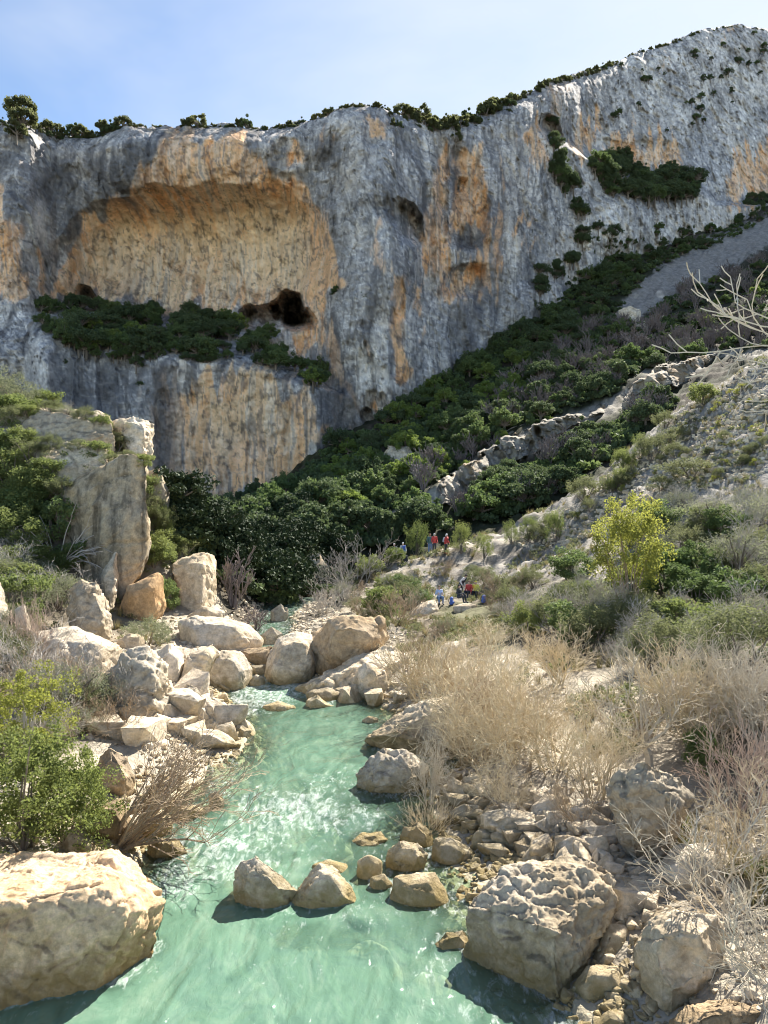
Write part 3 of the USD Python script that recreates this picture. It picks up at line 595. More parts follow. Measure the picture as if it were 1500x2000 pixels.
# looking a column and row up on the ground: the distance at which that line of sight meets it
GX, GY = np.arange(-120, 300, 0.5), np.arange(4, 330, 0.5)
GZ = ground_z(*np.meshgrid(GX, GY), rough=True)
_gx, _gy = np.meshgrid(GX, GY)
GW = np.where((_gy < 62) & (_gx > lerp(_gy, BANK_L) - .5) & (_gx < lerp(_gy, BANK_R) + .5), np.maximum(GZ, water_level(_gy)), GZ)      # with the river's surface
def gz(x, y, wet=False):
    x, y = np.atleast_1d(x), np.atleast_1d(y)
    return map_coordinates(GW if wet else GZ, [(np.asarray(y, float) - 4) / 0.5, (np.asarray(x, float) + 120) / 0.5], order=1, mode='nearest')
def meet(u, v, near=9.0, far=320.0, wet=False):
    u, v = np.atleast_1d(u).astype(float), np.atleast_1d(v).astype(float)
    ds = np.exp(np.linspace(math.log(near), math.log(far), 1400))
    out = np.full(len(u), np.nan)
    for i in range(0, len(u), 2000):
        a, b = u[i:i + 2000, None], v[i:i + 2000, None]
        hit = (EYE - (b - 1000) / 1500 * ds) <= gz((a - 750) / 1500 * ds, np.broadcast_to(ds, (len(a), len(ds))), wet)
        k = hit.argmax(1); ok = hit.any(1)
        out[i:i + 2000] = np.where(ok, ds[k], np.nan)
    return out

def build_outcrop():
    """The pale limestone band that breaks out of the far slope and climbs to the right."""
    mid = [(760, 1012), (800, 1000), (880, 955), (960, 900), (1020, 870), (1100, 830), (1200, 790), (1280, 745), (1340, 722), (1400, 690)]
    half = [(760, 6), (820, 24), (900, 26), (1000, 38), (1060, 26), (1130, 12), (1200, 16), (1270, 32), (1330, 26), (1400, 4)]
    uu = np.arange(762, 1400, 2.0); tt = np.linspace(-1.2, 1.2, 70)
    U = np.repeat(uu[None], len(tt), 0); V = lerp(uu, mid)[None] + tt[:, None] * lerp(uu, half)[None]
    base = meet(U.ravel(), V.ravel(), near=84.0).reshape(U.shape)
    base = np.where(np.isnan(base), np.nanmedian(base), base)
    base = gaussian_filter(base, 5)
    n = fbm(np.stack([U / 30, V / 18, U * 0], -1), 3, 4) + .5 * fbm(np.stack([U / 9, V / 7, U * 0], -1), 4, 3)
    edge = 1 - smooth01(np.abs(tt)[:, None] + 0.7 * n, 0.80, 0.96)
    foot = base[-12:].min(0)[None]; foot = gaussian_filter(np.repeat(foot, 2, 0), (0, 8))[:1]
    stand = 0.2 * base + 0.8 * foot - 0.5
    D = base + 0.9 + (np.minimum(stand, base - 1.5) - base - 0.9) * edge
    p = np.stack([(U - 750) / 1500 * D, D, EYE - (V - 1000) / 1500 * D], -1)
    e, r = cells(p, 2.4, 3, (1.2, 1, 1)); e2, r2 = cells(p, 0.9, 4)
    gap = smooth01(fbm(np.stack([U / 55, V / 60, U * 0], -1), 14, 3) + .18, 0.0, 0.22); D = base + 1.2 + (D - base - 1.2) * gap
    D = D - edge * (1.1 * (r - .5) * smooth01(e, 0, .5) + 0.5 * (r2 - .5) * smooth01(e2, 0, .3) + 2.0 * fbm(p * .22, 7, 5) + 1.3 * facets(p, 2.8, 33)[1] + .6 * facets(p, 1.1, 34)[1] + 0.7 * (ridge(p * .5, 8, 5) - .5))
    p = np.stack([(U - 750) / 1500 * D, D, EYE - (V - 1000) / 1500 * D], -1).reshape(-1, 3)
    w = fbm(p * [.25, .2, .2], 9, 4); w2 = fbm(p * [1.2, 1, .5], 10, 3)
    c = np.array([0.33, 0.30, 0.25]) * (1 + 0.6 * w2 + 0.4 * w)[:, None]
    o = smooth01(w, 0.18, 0.4)[:, None] * 0.7; c = c * (1 - o) + np.array([0.46, 0.32, 0.18]) * o
    k = smooth01(-w, 0.1, 0.4)[:, None] * 0.6; c = c * (1 - k) + np.array([0.27, 0.26, 0.25]) * k
    o_ = part('rock_outcrop', (p, grid_faces(len(tt), len(uu), True)), 'cliff_rock', None, smooth=True, colors={'rock': np.clip(c, .05, .8)})
    tag(o_, 'long pale rock band climbing to the right across the wooded far slope', 'rock outcrop')
build_outcrop()
# ---------------------------------------------------------------- boulders and rocks
ICO = trimesh.creation.icosphere(1).vertices
def rock_mesh(points, style='crag', seed=1, edge=0.05, round_=0.12, sink=0.5):
    pts = np.asarray(points, float)
    lowest = pts[pts[:, 2] < pts[:, 2].min() + 0.35 * np.ptp(pts[:, 2])].copy(); lowest[:, 2] -= sink
    pts = np.vstack([pts, lowest])
    c = pts.mean(0); s = float(np.ptp(pts, axis=0).min() + np.ptp(pts, axis=0).mean()) * 0.5
    r = round_ * s * 0.5
    d = pts - c; ln = np.linalg.norm(d, axis=1, keepdims=True)
    inner = c + d * np.clip(1 - r / np.maximum(ln, 1e-6), 0.2, 1)
    hull = m3.Manifold.hull_points((inner[:, None] + ICO[None] * r).reshape(-1, 3))
    tri = hull.refine_to_length(edge).to_mesh()
    m = trimesh.Trimesh(tri.vert_properties[:, :3].astype(float), tri.tri_verts, process=True)
    trimesh.smoothing.filter_taubin(m, iterations=4)
    v = np.array(m.vertices); n = np.array(m.vertex_normals); q = v + seed * 13.7
    k = dict(smooth=(0.06, 0.020, 0.008, .014), crag=(0.07, 0.030, 0.014, .030), lump=(0.06, 0.024, 0.022, .050), layer=(0.03, 0.034, 0.014, .018))[style]
    e1, r1 = facets(q, 0.5 * s, seed + 3, (1.25, 1.0, 0.8)); e2, r2 = facets(q, 0.2 * s, seed + 4, (1.2, 1, .85)); e3, r3 = facets(q, 0.08 * s, seed + 5)
    big = s * k[0] * fbm(q / (0.7 * s), seed, 2)
    facet = s * k[1] * r1 * smooth01(e1, 0, 0.12) - s * 0.5 * k[1] * np.exp(-(e1 / 0.03) ** 2)
    small = s * k[2] * r2 * smooth01(e2, 0, 0.1) - s * 0.6 * k[2] * np.exp(-(e2 / 0.05) ** 2) + s * 0.4 * k[2] * r3 * smooth01(e3, 0, .15)
    h = big + facet + small - s * k[3] * (ridge(q / (0.38 * s), seed + 9, 6, 0.55) - 0.5) * 1.5 + 0.7 * s * k[3] * fbm(q / (.06 * s), seed + 2, 4, .65)
    if style == 'layer':
        z = (q[:, 2] + .4 * q[:, 0]) / (0.3 * s) + 0.5 * fbm(q / s, 3, 2)
        h += s * 0.025 * (np.abs((z % 1) - 0.5) * 2 - 0.5)
    if style == 'lump':
        knob = 1 - ridge(q / (0.16 * s), seed + 8, 4); patch = smooth01(fbm(q / (0.5 * s), seed + 6, 2), -0.05, 0.2)
        h += s * 0.09 * (knob - .45) * patch
    m.vertices = v + n * h[:, None]
    return m

def outline(pts, d, th=None, lean=0.25, shrink=0.72, bulge=0.12):
    """Points of a rock from its outline as it stands d metres ahead: a front that leans back, a belly and a smaller back."""
    a = np.array(pts, float); bot, top = a[:, 1].max(), a[:, 1].min(); c = a.mean(0)
    w = np.ptp(a[:, 0]) / 1500 * d; th = th or 0.8 * w
    out = []
    for px, py in a:
        hgt = (bot - py) / 1500 * d
        out.append(P(px, py, d + 0.30 * th * abs(px - c[0]) / (np.ptp(a[:, 0]) / 2) * 0.6 + lean * hgt))
    for px, py in c + (a - c) * 0.55:
        out.append(P(px, py, d - bulge * th + lean * (bot - py) / 1500 * d))
    for px, py in c + (a - c) * shrink:
        out.append(P(px, max(py, top), d + th))
    return np.array(out)

ROCKS = [
 # label, material, style, depth, outline (column, row)..., options
 ('broad orange-topped boulder overhanging the pool in the lower left corner', 'rusty_limestone', 'crag', None, [(-260, 1690, 16.2), (60, 1676, 16.0), (150, 1686, 15.6), (218, 1668, 15.2), (300, 1712, 14.6), (324, 1762, 14.2), (313, 1812, 13.9), (-260, 1800, 12.6), (0, 1772, 12.8), (100, 1745, 13.0), (205, 1722, 13.4), (245, 1790, 13.1), (252, 1905, 13.2), (190, 1942, 12.75), (80, 1952, 12.6), (0, 1977, 12.3), (-260, 1990, 12.1)], {}),
 ('huge flat-topped pitted boulder standing in the water at the gravel bank', 'limestone', 'lump', None, [(975, 1688, 14.4), (1060, 1674, 14.7), (1140, 1668, 14.6), (1196, 1694, 14.0), (1208, 1740, 13.7), (905, 1762, 13.9), (935, 1735, 14.0), (1050, 1806, 12.95), (1085, 1816, 12.8), (1150, 1790, 13.2), (912, 1850, 13.85), (1010, 1910, 13.0), (1090, 1962, 12.45), (1110, 1930, 12.6), (1160, 1850, 13.4), (1195, 1800, 13.8)], {'round': .08}),
 ('angular split rock in mid-stream, first of the line across the river', 'limestone', 'crag', 15.2, [(470, 1682), (500, 1672), (545, 1700), (580, 1740), (540, 1768), (515, 1787), (470, 1768), (453, 1745), (460, 1700)], {}),
 ('pyramid-shaped rock in mid-stream beside the angular split rock', 'limestone', 'crag', 15.3, [(625, 1685), (650, 1688), (690, 1740), (700, 1765), (680, 1786), (600, 1786), (570, 1772), (590, 1725), (610, 1697)], {'lean': .5}),
 ('broad low rock washed by the stream in front of the round pitted one', 'limestone', 'smooth', 15.4, [(770, 1712), (850, 1702), (870, 1732), (876, 1770), (845, 1783), (790, 1780), (762, 1757)], {'lean': .5}),
 ('round pitted rock at the right end of the mid-stream line', 'limestone', 'lump', 16.8, [(755, 1660), (780, 1640), (815, 1645), (835, 1670), (827, 1707), (775, 1714), (750, 1690)], {'lean': .35}),
 ('small smooth egg-shaped rock left of the round pitted one', 'pale_limestone', 'smooth', 16.4, [(700, 1680), (720, 1670), (745, 1680), (746, 1720), (715, 1730), (697, 1705)], {}),
 ('little pale wedge stone below the egg-shaped rock in the stream', 'pale_limestone', 'smooth', 16.0, [(725, 1712), (750, 1706), (765, 1725), (747, 1750), (722, 1747)], {}),
 ('pale sloping slab rock in the small side channel by the gravel', 'pale_limestone', 'smooth', 17.1, [(850, 1637), (880, 1635), (930, 1665), (905, 1697), (865, 1698), (842, 1672)], {'lean': .6}),
 ('blunt tan rock behind the round pitted one near the dry bush', 'limestone', 'crag', 18.0, [(785, 1614), (815, 1605), (845, 1625), (850, 1662), (800, 1652), (780, 1634)], {}),
 ('low jagged reef of rock just breaking the surface above the mid-stream line', 'limestone', 'crag', 18.1, [(685, 1645), (705, 1627), (745, 1622), (758, 1640), (742, 1658), (690, 1662)], {'lean': .8}),
 ('half-drowned flat stone tucked behind the pyramid-shaped rock', 'limestone', 'smooth', 16.8, [(610, 1692), (640, 1677), (680, 1690), (682, 1712), (620, 1718)], {'lean': .8}),
 ('low wet rock touching the left foot of the huge flat-topped boulder', 'limestone', 'crag', 13.8, [(845, 1850), (870, 1822), (905, 1815), (928, 1840), (917, 1868), (850, 1868)], {}),
 ('single brown-topped rock in the rapid by the left bank', 'limestone', 'lump', 17.5, [(285, 1652), (310, 1636), (350, 1640), (370, 1665), (350, 1684), (282, 1684)], {}),
 ('small pale upright stone at the water edge beside the left bare bush', 'pale_limestone', 'crag', 20.2, [(408, 1552), (425, 1546), (438, 1560), (440, 1585), (408, 1588)], {}),
 ('row of low pale slabs at the left water edge under the bare bush', 'pale_limestone', 'crag', 20.0, [(335, 1590), (350, 1575), (385, 1572), (405, 1585), (400, 1603), (340, 1607)], {}),
 ('green-stained rock at the left bank below the bare bush', 'limestone', 'smooth', 18.8, [(275, 1600), (290, 1575), (330, 1588), (337, 1615), (295, 1643), (275, 1640)], {}),
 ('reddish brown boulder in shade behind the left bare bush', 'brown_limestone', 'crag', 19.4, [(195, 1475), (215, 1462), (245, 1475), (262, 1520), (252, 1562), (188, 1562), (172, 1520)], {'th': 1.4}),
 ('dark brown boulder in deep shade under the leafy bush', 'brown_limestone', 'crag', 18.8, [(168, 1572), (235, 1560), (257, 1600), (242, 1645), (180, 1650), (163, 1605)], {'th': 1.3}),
 ('small grey furrowed rock behind the orange-topped boulder', 'grey_limestone', 'crag', 17.6, [(122, 1625), (150, 1613), (178, 1650), (172, 1685), (118, 1685)], {}),
 ('flat rough rock lying against the back of the orange-topped boulder', 'limestone', 'lump', 17.4, [(20, 1680), (70, 1655), (105, 1665), (110, 1695), (20, 1700)], {}),
 ('large boulder with a crumbling nodular crest above the left bank', 'limestone', 'lump', 27.5, [(255, 1275), (290, 1266), (325, 1290), (336, 1340), (332, 1402), (280, 1412), (200, 1408), (168, 1392), (185, 1345), (220, 1300)], {'th': 3.2}),
 ('smooth white tilted slab on the left bank behind the nodular boulder', 'pale_limestone', 'smooth', 33.0, [(60, 1242), (140, 1224), (190, 1245), (240, 1270), (192, 1328), (150, 1312), (70, 1282)], {'th': 3.0, 'lean': .9}),
 ('pointed furrowed rock standing at the foot of the tall pillar', 'grey_limestone', 'lump', 40.0, [(140, 1150), (160, 1130), (185, 1133), (205, 1165), (217, 1215), (218, 1260), (150, 1250), (132, 1200)], {'th': 3}),
 ('thin sharp fin of rock between the pointed rock and the pillar', 'grey_limestone', 'crag', 42.0, [(195, 1122), (212, 1098), (226, 1080), (231, 1130), (216, 1190), (203, 1175)], {'th': 2}),
 ('tall dark-streaked limestone pillar with a flat face on the left bank', 'pillar_limestone', 'smooth', None, [(95, 985, 47), (120, 958, 47.4), (190, 910, 47), (232, 890, 46.6), (262, 883, 46.4), (287, 900, 46.6), (291, 990, 46.3), (286, 1050, 46), (270, 1092, 45.6), (235, 1145, 45), (200, 1165, 45), (150, 1130, 46), (148, 1040, 46), (110, 960, 53), (230, 880, 54), (285, 900, 54), (280, 1060, 54), (120, 1100, 54)], {'round': .05}),
 ('long grey rock shelf overgrown with scrub at the top of the left bank', 'grey_limestone', 'crag', None, [(-20, 812, 54), (60, 793, 54.5), (122, 798, 54), (215, 815, 53.5), (225, 850, 52.5), (115, 872, 51), (60, 872, 51), (-20, 860, 51), (-20, 815, 62), (200, 815, 62)], {'round': .05}),
 ('grey rock block half buried in scrub under the overgrown shelf', 'grey_limestone', 'crag', None, [(70, 880, 50), (130, 866, 50.5), (205, 880, 50), (215, 930, 49), (140, 965, 48), (80, 940, 48), (80, 890, 57), (200, 890, 57)], {'round': .05}),
 ('bright white-capped rock at the highest right corner of the left bank', 'pale_limestone', 'lump', 54.0, [(222, 822), (262, 810), (301, 828), (297, 866), (250, 880), (222, 850)], {'th': 4}),
 ('grey rock in the notch just right of the tall pillar', 'grey_limestone', 'crag', 50.0, [(286, 922), (310, 914), (332, 960), (322, 990), (288, 985)], {'th': 3}),
 ('tall block of rock with a bright right face at the river bend', 'grey_limestone', 'crag', None, [(335, 1100, 47.5), (355, 1087, 48), (404, 1081, 48), (425, 1108, 48.6), (428, 1160, 48.4), (414, 1184, 47.4), (395, 1100, 46.6), (392, 1180, 46.2), (362, 1200, 46.4), (345, 1150, 46.8), (350, 1095, 52), (420, 1090, 53), (420, 1180, 53), (350, 1180, 52)], {'round': .08}),
 ('orange undercut boulder between the pillar and the tall block', 'ochre_limestone', 'smooth', 46.2, [(228, 1195), (258, 1142), (312, 1124), (320, 1180), (295, 1205), (240, 1208)], {'th': 4, 'lean': -.25}),
 ('small rounded pale rock perched on the long flat boulder at the bend', 'limestone', 'smooth', 45.0, [(365, 1203), (398, 1185), (432, 1195), (432, 1218), (368, 1220)], {}),
 ('long flat boulder at the river bend with the small rock on top', 'pale_limestone', 'smooth', 43.6, [(348, 1217), (370, 1206), (450, 1214), (490, 1228), (513, 1255), (470, 1275), (355, 1275)], {'th': 4}),
 ('rough grey rock leaning on the front of the long flat boulder', 'limestone', 'crag', 41.6, [(418, 1255), (460, 1236), (490, 1240), (502, 1268), (430, 1280)], {}),
 ('big rounded water-worn boulder at the edge of the upper rapid', 'limestone', 'smooth', 36.2, [(385, 1325), (400, 1290), (440, 1267), (475, 1275), (493, 1305), (487, 1338), (440, 1350), (395, 1350)], {'th': 3}),
 ('sharp-backed rock leaning on the left of the rounded boulder', 'limestone', 'crag', 37.2, [(338, 1325), (370, 1282), (415, 1255), (427, 1270), (402, 1300), (375, 1350), (334, 1350)], {'th': 2.5}),
 ('bright white boulder behind the crest of the nodular one', 'pale_limestone', 'smooth', 38.0, [(303, 1272), (330, 1257), (353, 1275), (352, 1312), (335, 1340), (308, 1320)], {'th': 2.4}),
 ('small block at the right foot of the rounded water-worn boulder', 'limestone', 'smooth', 35.6, [(484, 1332), (500, 1317), (515, 1322), (518, 1341), (487, 1345)], {}),
 ('rounded grey rock on the left bank above the nodular boulder', 'grey_limestone', 'crag', 40.0, [(228, 1252), (254, 1235), (280, 1240), (287, 1266), (233, 1272)], {}),
 ('small tower-shaped rock near the water right of the nodular boulder', 'limestone', 'crag', 29.8, [(346, 1364), (364, 1334), (385, 1340), (397, 1370), (360, 1394)], {}),
 ('flat bleached slab at the left water edge below the upper rapid', 'pale_limestone', 'crag', 29.2, [(358, 1392), (395, 1366), (430, 1370), (442, 1395), (385, 1412), (355, 1408)], {}),
 ('low stained rock at the left shore beside the far pool', 'limestone', 'lump', 27.2, [(438, 1428), (462, 1411), (490, 1426), (483, 1443), (445, 1442)], {}),
 ('long low ledge of rock behind the left bare bush by the water', 'limestone', 'crag', 26.6, [(330, 1440), (370, 1425), (430, 1430), (470, 1455), (400, 1462), (335, 1460)], {}),
 ('white rock cut by the left edge among pale scrub', 'pale_limestone', 'crag', 34.0, [(-50, 1150), (0, 1138), (10, 1160), (15, 1205), (0, 1235), (-60, 1220)], {}),
 ('narrow white rock on the left slope beside grey scrub', 'pale_limestone', 'crag', 33.0, [(32, 1192), (48, 1178), (62, 1232), (52, 1265), (28, 1240)], {}),
 ('dark flat block in the gap between the two sides of the bend', 'brown_limestone', 'crag', 41.0, [(470, 1270), (530, 1264), (538, 1290), (515, 1302), (475, 1300)], {}),
 ('small dark cobble wedged under the flat block at the bend', 'dark_limestone', 'smooth', 38.6, [(490, 1301), (520, 1298), (527, 1314), (498, 1322)], {}),
 ('steep fluted boulder rising from the upper rapid on its right side', 'limestone', 'smooth', 37.6, [(545, 1245), (580, 1233), (615, 1240), (625, 1290), (602, 1322), (560, 1340), (518, 1336), (528, 1290)], {'th': 5, 'lean': .5}),
 ('big dark overhanging boulder at the centre with rusty underside', 'brown_limestone', 'layer', 36.8, [(617, 1242), (640, 1210), (690, 1202), (750, 1214), (762, 1240), (742, 1264), (690, 1292), (650, 1312), (620, 1307), (614, 1270)], {'th': 5, 'lean': -.15}),
 ('sloping grey slab beneath the dark overhanging boulder', 'limestone', 'crag', 34.6, [(575, 1345), (640, 1310), (700, 1282), (755, 1262), (810, 1280), (780, 1335), (700, 1360), (660, 1368), (600, 1366)], {'th': 4, 'lean': .9}),
 ('flat slab lying at the water edge under the sloping grey slab', 'limestone', 'smooth', 32.6, [(598, 1352), (640, 1342), (670, 1355), (662, 1374), (603, 1372)], {'lean': .8}),
 ('low yellowish rock in the water in front of the flat slab', 'limestone', 'crag', 31.5, [(597, 1367), (620, 1357), (652, 1380), (600, 1386)], {}),
 ('smooth stone barely above water below the upper rapid', 'limestone', 'smooth', 31.2, [(513, 1380), (545, 1371), (577, 1381), (560, 1391), (518, 1391)], {'lean': .8}),
 ('bright faceted rock against the sloping slab above the far pool', 'pale_limestone', 'crag', 33.2, [(688, 1322), (715, 1296), (750, 1310), (762, 1352), (720, 1370), (684, 1354)], {}),
 ('long tapering rock shelf jutting into the far pool under the dry scrub', 'grey_limestone', 'crag', 26.6, [(709, 1443), (760, 1406), (830, 1370), (900, 1345), (965, 1365), (955, 1450), (862, 1488), (820, 1470), (760, 1460)], {'th': 4, 'lean': .55}),
 ('little white stone in the shallows left of the rock shelf', 'pale_limestone', 'smooth', 29.3, [(707, 1406), (720, 1398), (739, 1403), (736, 1417), (711, 1416)], {}),
 ('domed rock with stepped knobbly sides in the pool below the shelf', 'limestone', 'lump', 21.6, [(694, 1512), (720, 1471), (750, 1457), (790, 1465), (836, 1490), (842, 1522), (820, 1545), (770, 1556), (705, 1560), (692, 1532)], {'th': 1.8, 'lean': .45}),
 ('wide blocky rock on the gravel bank behind the flat-topped boulder', 'limestone', 'crag', 18.4, [(938, 1592), (980, 1578), (1050, 1588), (1082, 1610), (1062, 1637), (1010, 1652), (960, 1634), (934, 1612)], {}),
 ('large dark grey furrowed boulder beneath the bare shrubs on the right bank', 'grey_limestone', 'lump', 16.7, [(1185, 1532), (1210, 1500), (1260, 1488), (1330, 1518), (1352, 1570), (1338, 1645), (1300, 1695), (1240, 1690), (1208, 1650), (1203, 1590)], {'th': 2.4, 'lean': -.1}),
 ('tan rock beside the low dry bush at the gravel edge', 'limestone', 'smooth', 19.0, [(880, 1588), (908, 1570), (936, 1590), (922, 1618), (884, 1618)], {}),
 ('grey block on the gravel under the dry shrubs, right of the wide blocky rock', 'limestone', 'crag', 19.6, [(1040, 1548), (1075, 1538), (1112, 1560), (1098, 1584), (1043, 1582)], {}),
 ('pair-topped rock at the water edge behind the low dry bush', 'limestone', 'crag', 20.3, [(858, 1540), (885, 1515), (918, 1530), (924, 1562), (880, 1575)], {}),
 ('weathered rock on the bank between the dry shrubs and the gravel', 'limestone', 'lump', 20.8, [(960, 1540), (990, 1518), (1025, 1530), (1030, 1558), (965, 1562)], {}),
 ('pale rounded boulder half hidden by bare twigs at the right', 'pale_limestone', 'smooth', 15.4, [(1278, 1692), (1320, 1655), (1400, 1652), (1452, 1690), (1434, 1745), (1340, 1742), (1283, 1724)], {'lean': .5}),
 ('craggy grey boulder under the bare branches in the lower right corner', 'limestone', 'crag', 12.2, [(1240, 1852), (1270, 1795), (1320, 1774), (1400, 1788), (1432, 1880), (1422, 1935), (1300, 1988), (1258, 1935)], {'th': 1.7, 'lean': .25}),
 ('flat leaning slab between the two big boulders of the lower right', 'pale_limestone', 'smooth', 12.8, [(1186, 1800), (1222, 1808), (1228, 1860), (1195, 1890), (1155, 1888)], {'lean': .6}),
 ('low rounded brown rock at the right foot of the flat-topped boulder', 'limestone', 'smooth', 12.4, [(1120, 1927), (1150, 1890), (1210, 1893), (1238, 1930), (1200, 1962), (1123, 1960)], {}),
 ('yellowish block on the stones right of the flat-topped boulder', 'limestone', 'crag', 13.6, [(1204, 1737), (1240, 1725), (1272, 1760), (1264, 1800), (1220, 1806), (1202, 1772)], {}),
 ('pale block wedged behind the yellowish one on the gravel', 'pale_limestone', 'crag', 14.3, [(1255, 1725), (1290, 1712), (1310, 1735), (1300, 1760), (1262, 1758)], {}),
 ('dark earthy boulder at the bottom edge in the lower right corner', 'brown_limestone', 'crag', 11.3, [(1310, 2000), (1350, 1962), (1420, 1950), (1540, 1960), (1540, 2060), (1300, 2060)], {}),
 ('jagged wet rock at the bottom edge below the leaning slab', 'limestone', 'crag', 11.9, [(1150, 2005), (1190, 1976), (1237, 1990), (1235, 2030), (1150, 2030)], {}),
 ('brown rock face showing between dark green shrubs on the right slope', 'brown_limestone', 'crag', 37.0, [(1305, 1205), (1340, 1162), (1364, 1178), (1360, 1222), (1318, 1235)], {}),
 ('brown boulder at the right edge behind the bare fig', 'limestone', 'crag', 24.0, [(1484, 1318), (1510, 1300), (1545, 1350), (1490, 1352)], {}),
 ('bleached slab showing through the dry scrub left of the green shrubs', 'pale_limestone', 'crag', 35.0, [(828, 1295), (870, 1256), (912, 1248), (905, 1285), (850, 1300)], {'lean': .8}),
 ('flat pale rock in front of the seated hikers', 'pale_limestone', 'smooth', 56.0, [(886, 1186), (905, 1178), (932, 1181), (928, 1194), (890, 1196)], {'lean': .8}),
 ('sunlit ledge of pale rock left of the seated hikers', 'pale_limestone', 'crag', 57.0, [(800, 1196), (820, 1175), (850, 1170), (858, 1190), (840, 1205), (805, 1206)], {'lean': .8}),
 ('white rock stack standing in the woods under the scree', 'pale_limestone', 'crag', 0, [(1208, 606), (1232, 597), (1252, 604), (1250, 636), (1214, 640)], {}),
 ('small white rock right below the rock stack on the far slope', 'pale_limestone', 'crag', 0, [(1240, 636), (1262, 626), (1272, 640), (1245, 648)], {}),
 ('pale rocks rising out of the dark trees in the middle of the far slope', 'grey_limestone', 'lump', 0, [(742, 900), (756, 868), (795, 872), (815, 890), (800, 908), (760, 912)], {}),
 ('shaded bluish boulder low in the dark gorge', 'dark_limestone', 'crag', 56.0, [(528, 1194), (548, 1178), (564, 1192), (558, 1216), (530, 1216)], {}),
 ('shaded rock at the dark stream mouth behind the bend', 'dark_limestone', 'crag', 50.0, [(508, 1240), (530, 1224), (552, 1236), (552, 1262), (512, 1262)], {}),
 ('pale slanting rock showing in the dark wood left of the trail hump', 'grey_limestone', 'crag', 62.0, [(575, 1135), (600, 1085), (625, 1080), (640, 1110), (620, 1150), (585, 1160)], {}),
]
for k_, (label, mat, style, d, pts, opt) in enumerate(ROCKS):
    if d == 0:
        c_ = np.array(pts, float); d = float(np.nan_to_num(meet(c_[:, 0].mean(), c_[:, 1].max() - 3, near=80)[0], nan=180.0)) - 1.0
    elif d is not None:
        c_ = np.array(pts, float); m_ = meet(c_[:, 0].mean(), c_[:, 1].max() - 2, near=d * .72, wet=True)[0]
        if np.isfinite(m_) and m_ < d * 1.2: d = float(m_) + .15
    if d is None:
        p3 = np.array([P(*q) for q in pts]); dd = np.median(np.array(pts)[:, 2])
    else:
        p3 = outline(pts, d, opt.get('th'), opt.get('lean', .3)); dd = d
    e_ = max(dd / 768 * 1.9, 0.022)
    m_ = rock_mesh(p3, style, k_ + 1, e_, opt.get('round', .05 if style != 'smooth' else .22), sink=0.5 if dd < 30 else 1.0)
    c_ = np.array([p3[:, 0].mean(), p3[:, 1].mean(), p3[:, 2].min()])
    o_ = part('rock' if k_ > 1 else 'boulder', m_, mat, None, smooth=True)
    tag(o_, label, 'boulder' if np.ptp(p3[:, 0]) > 2.2 else 'rock')
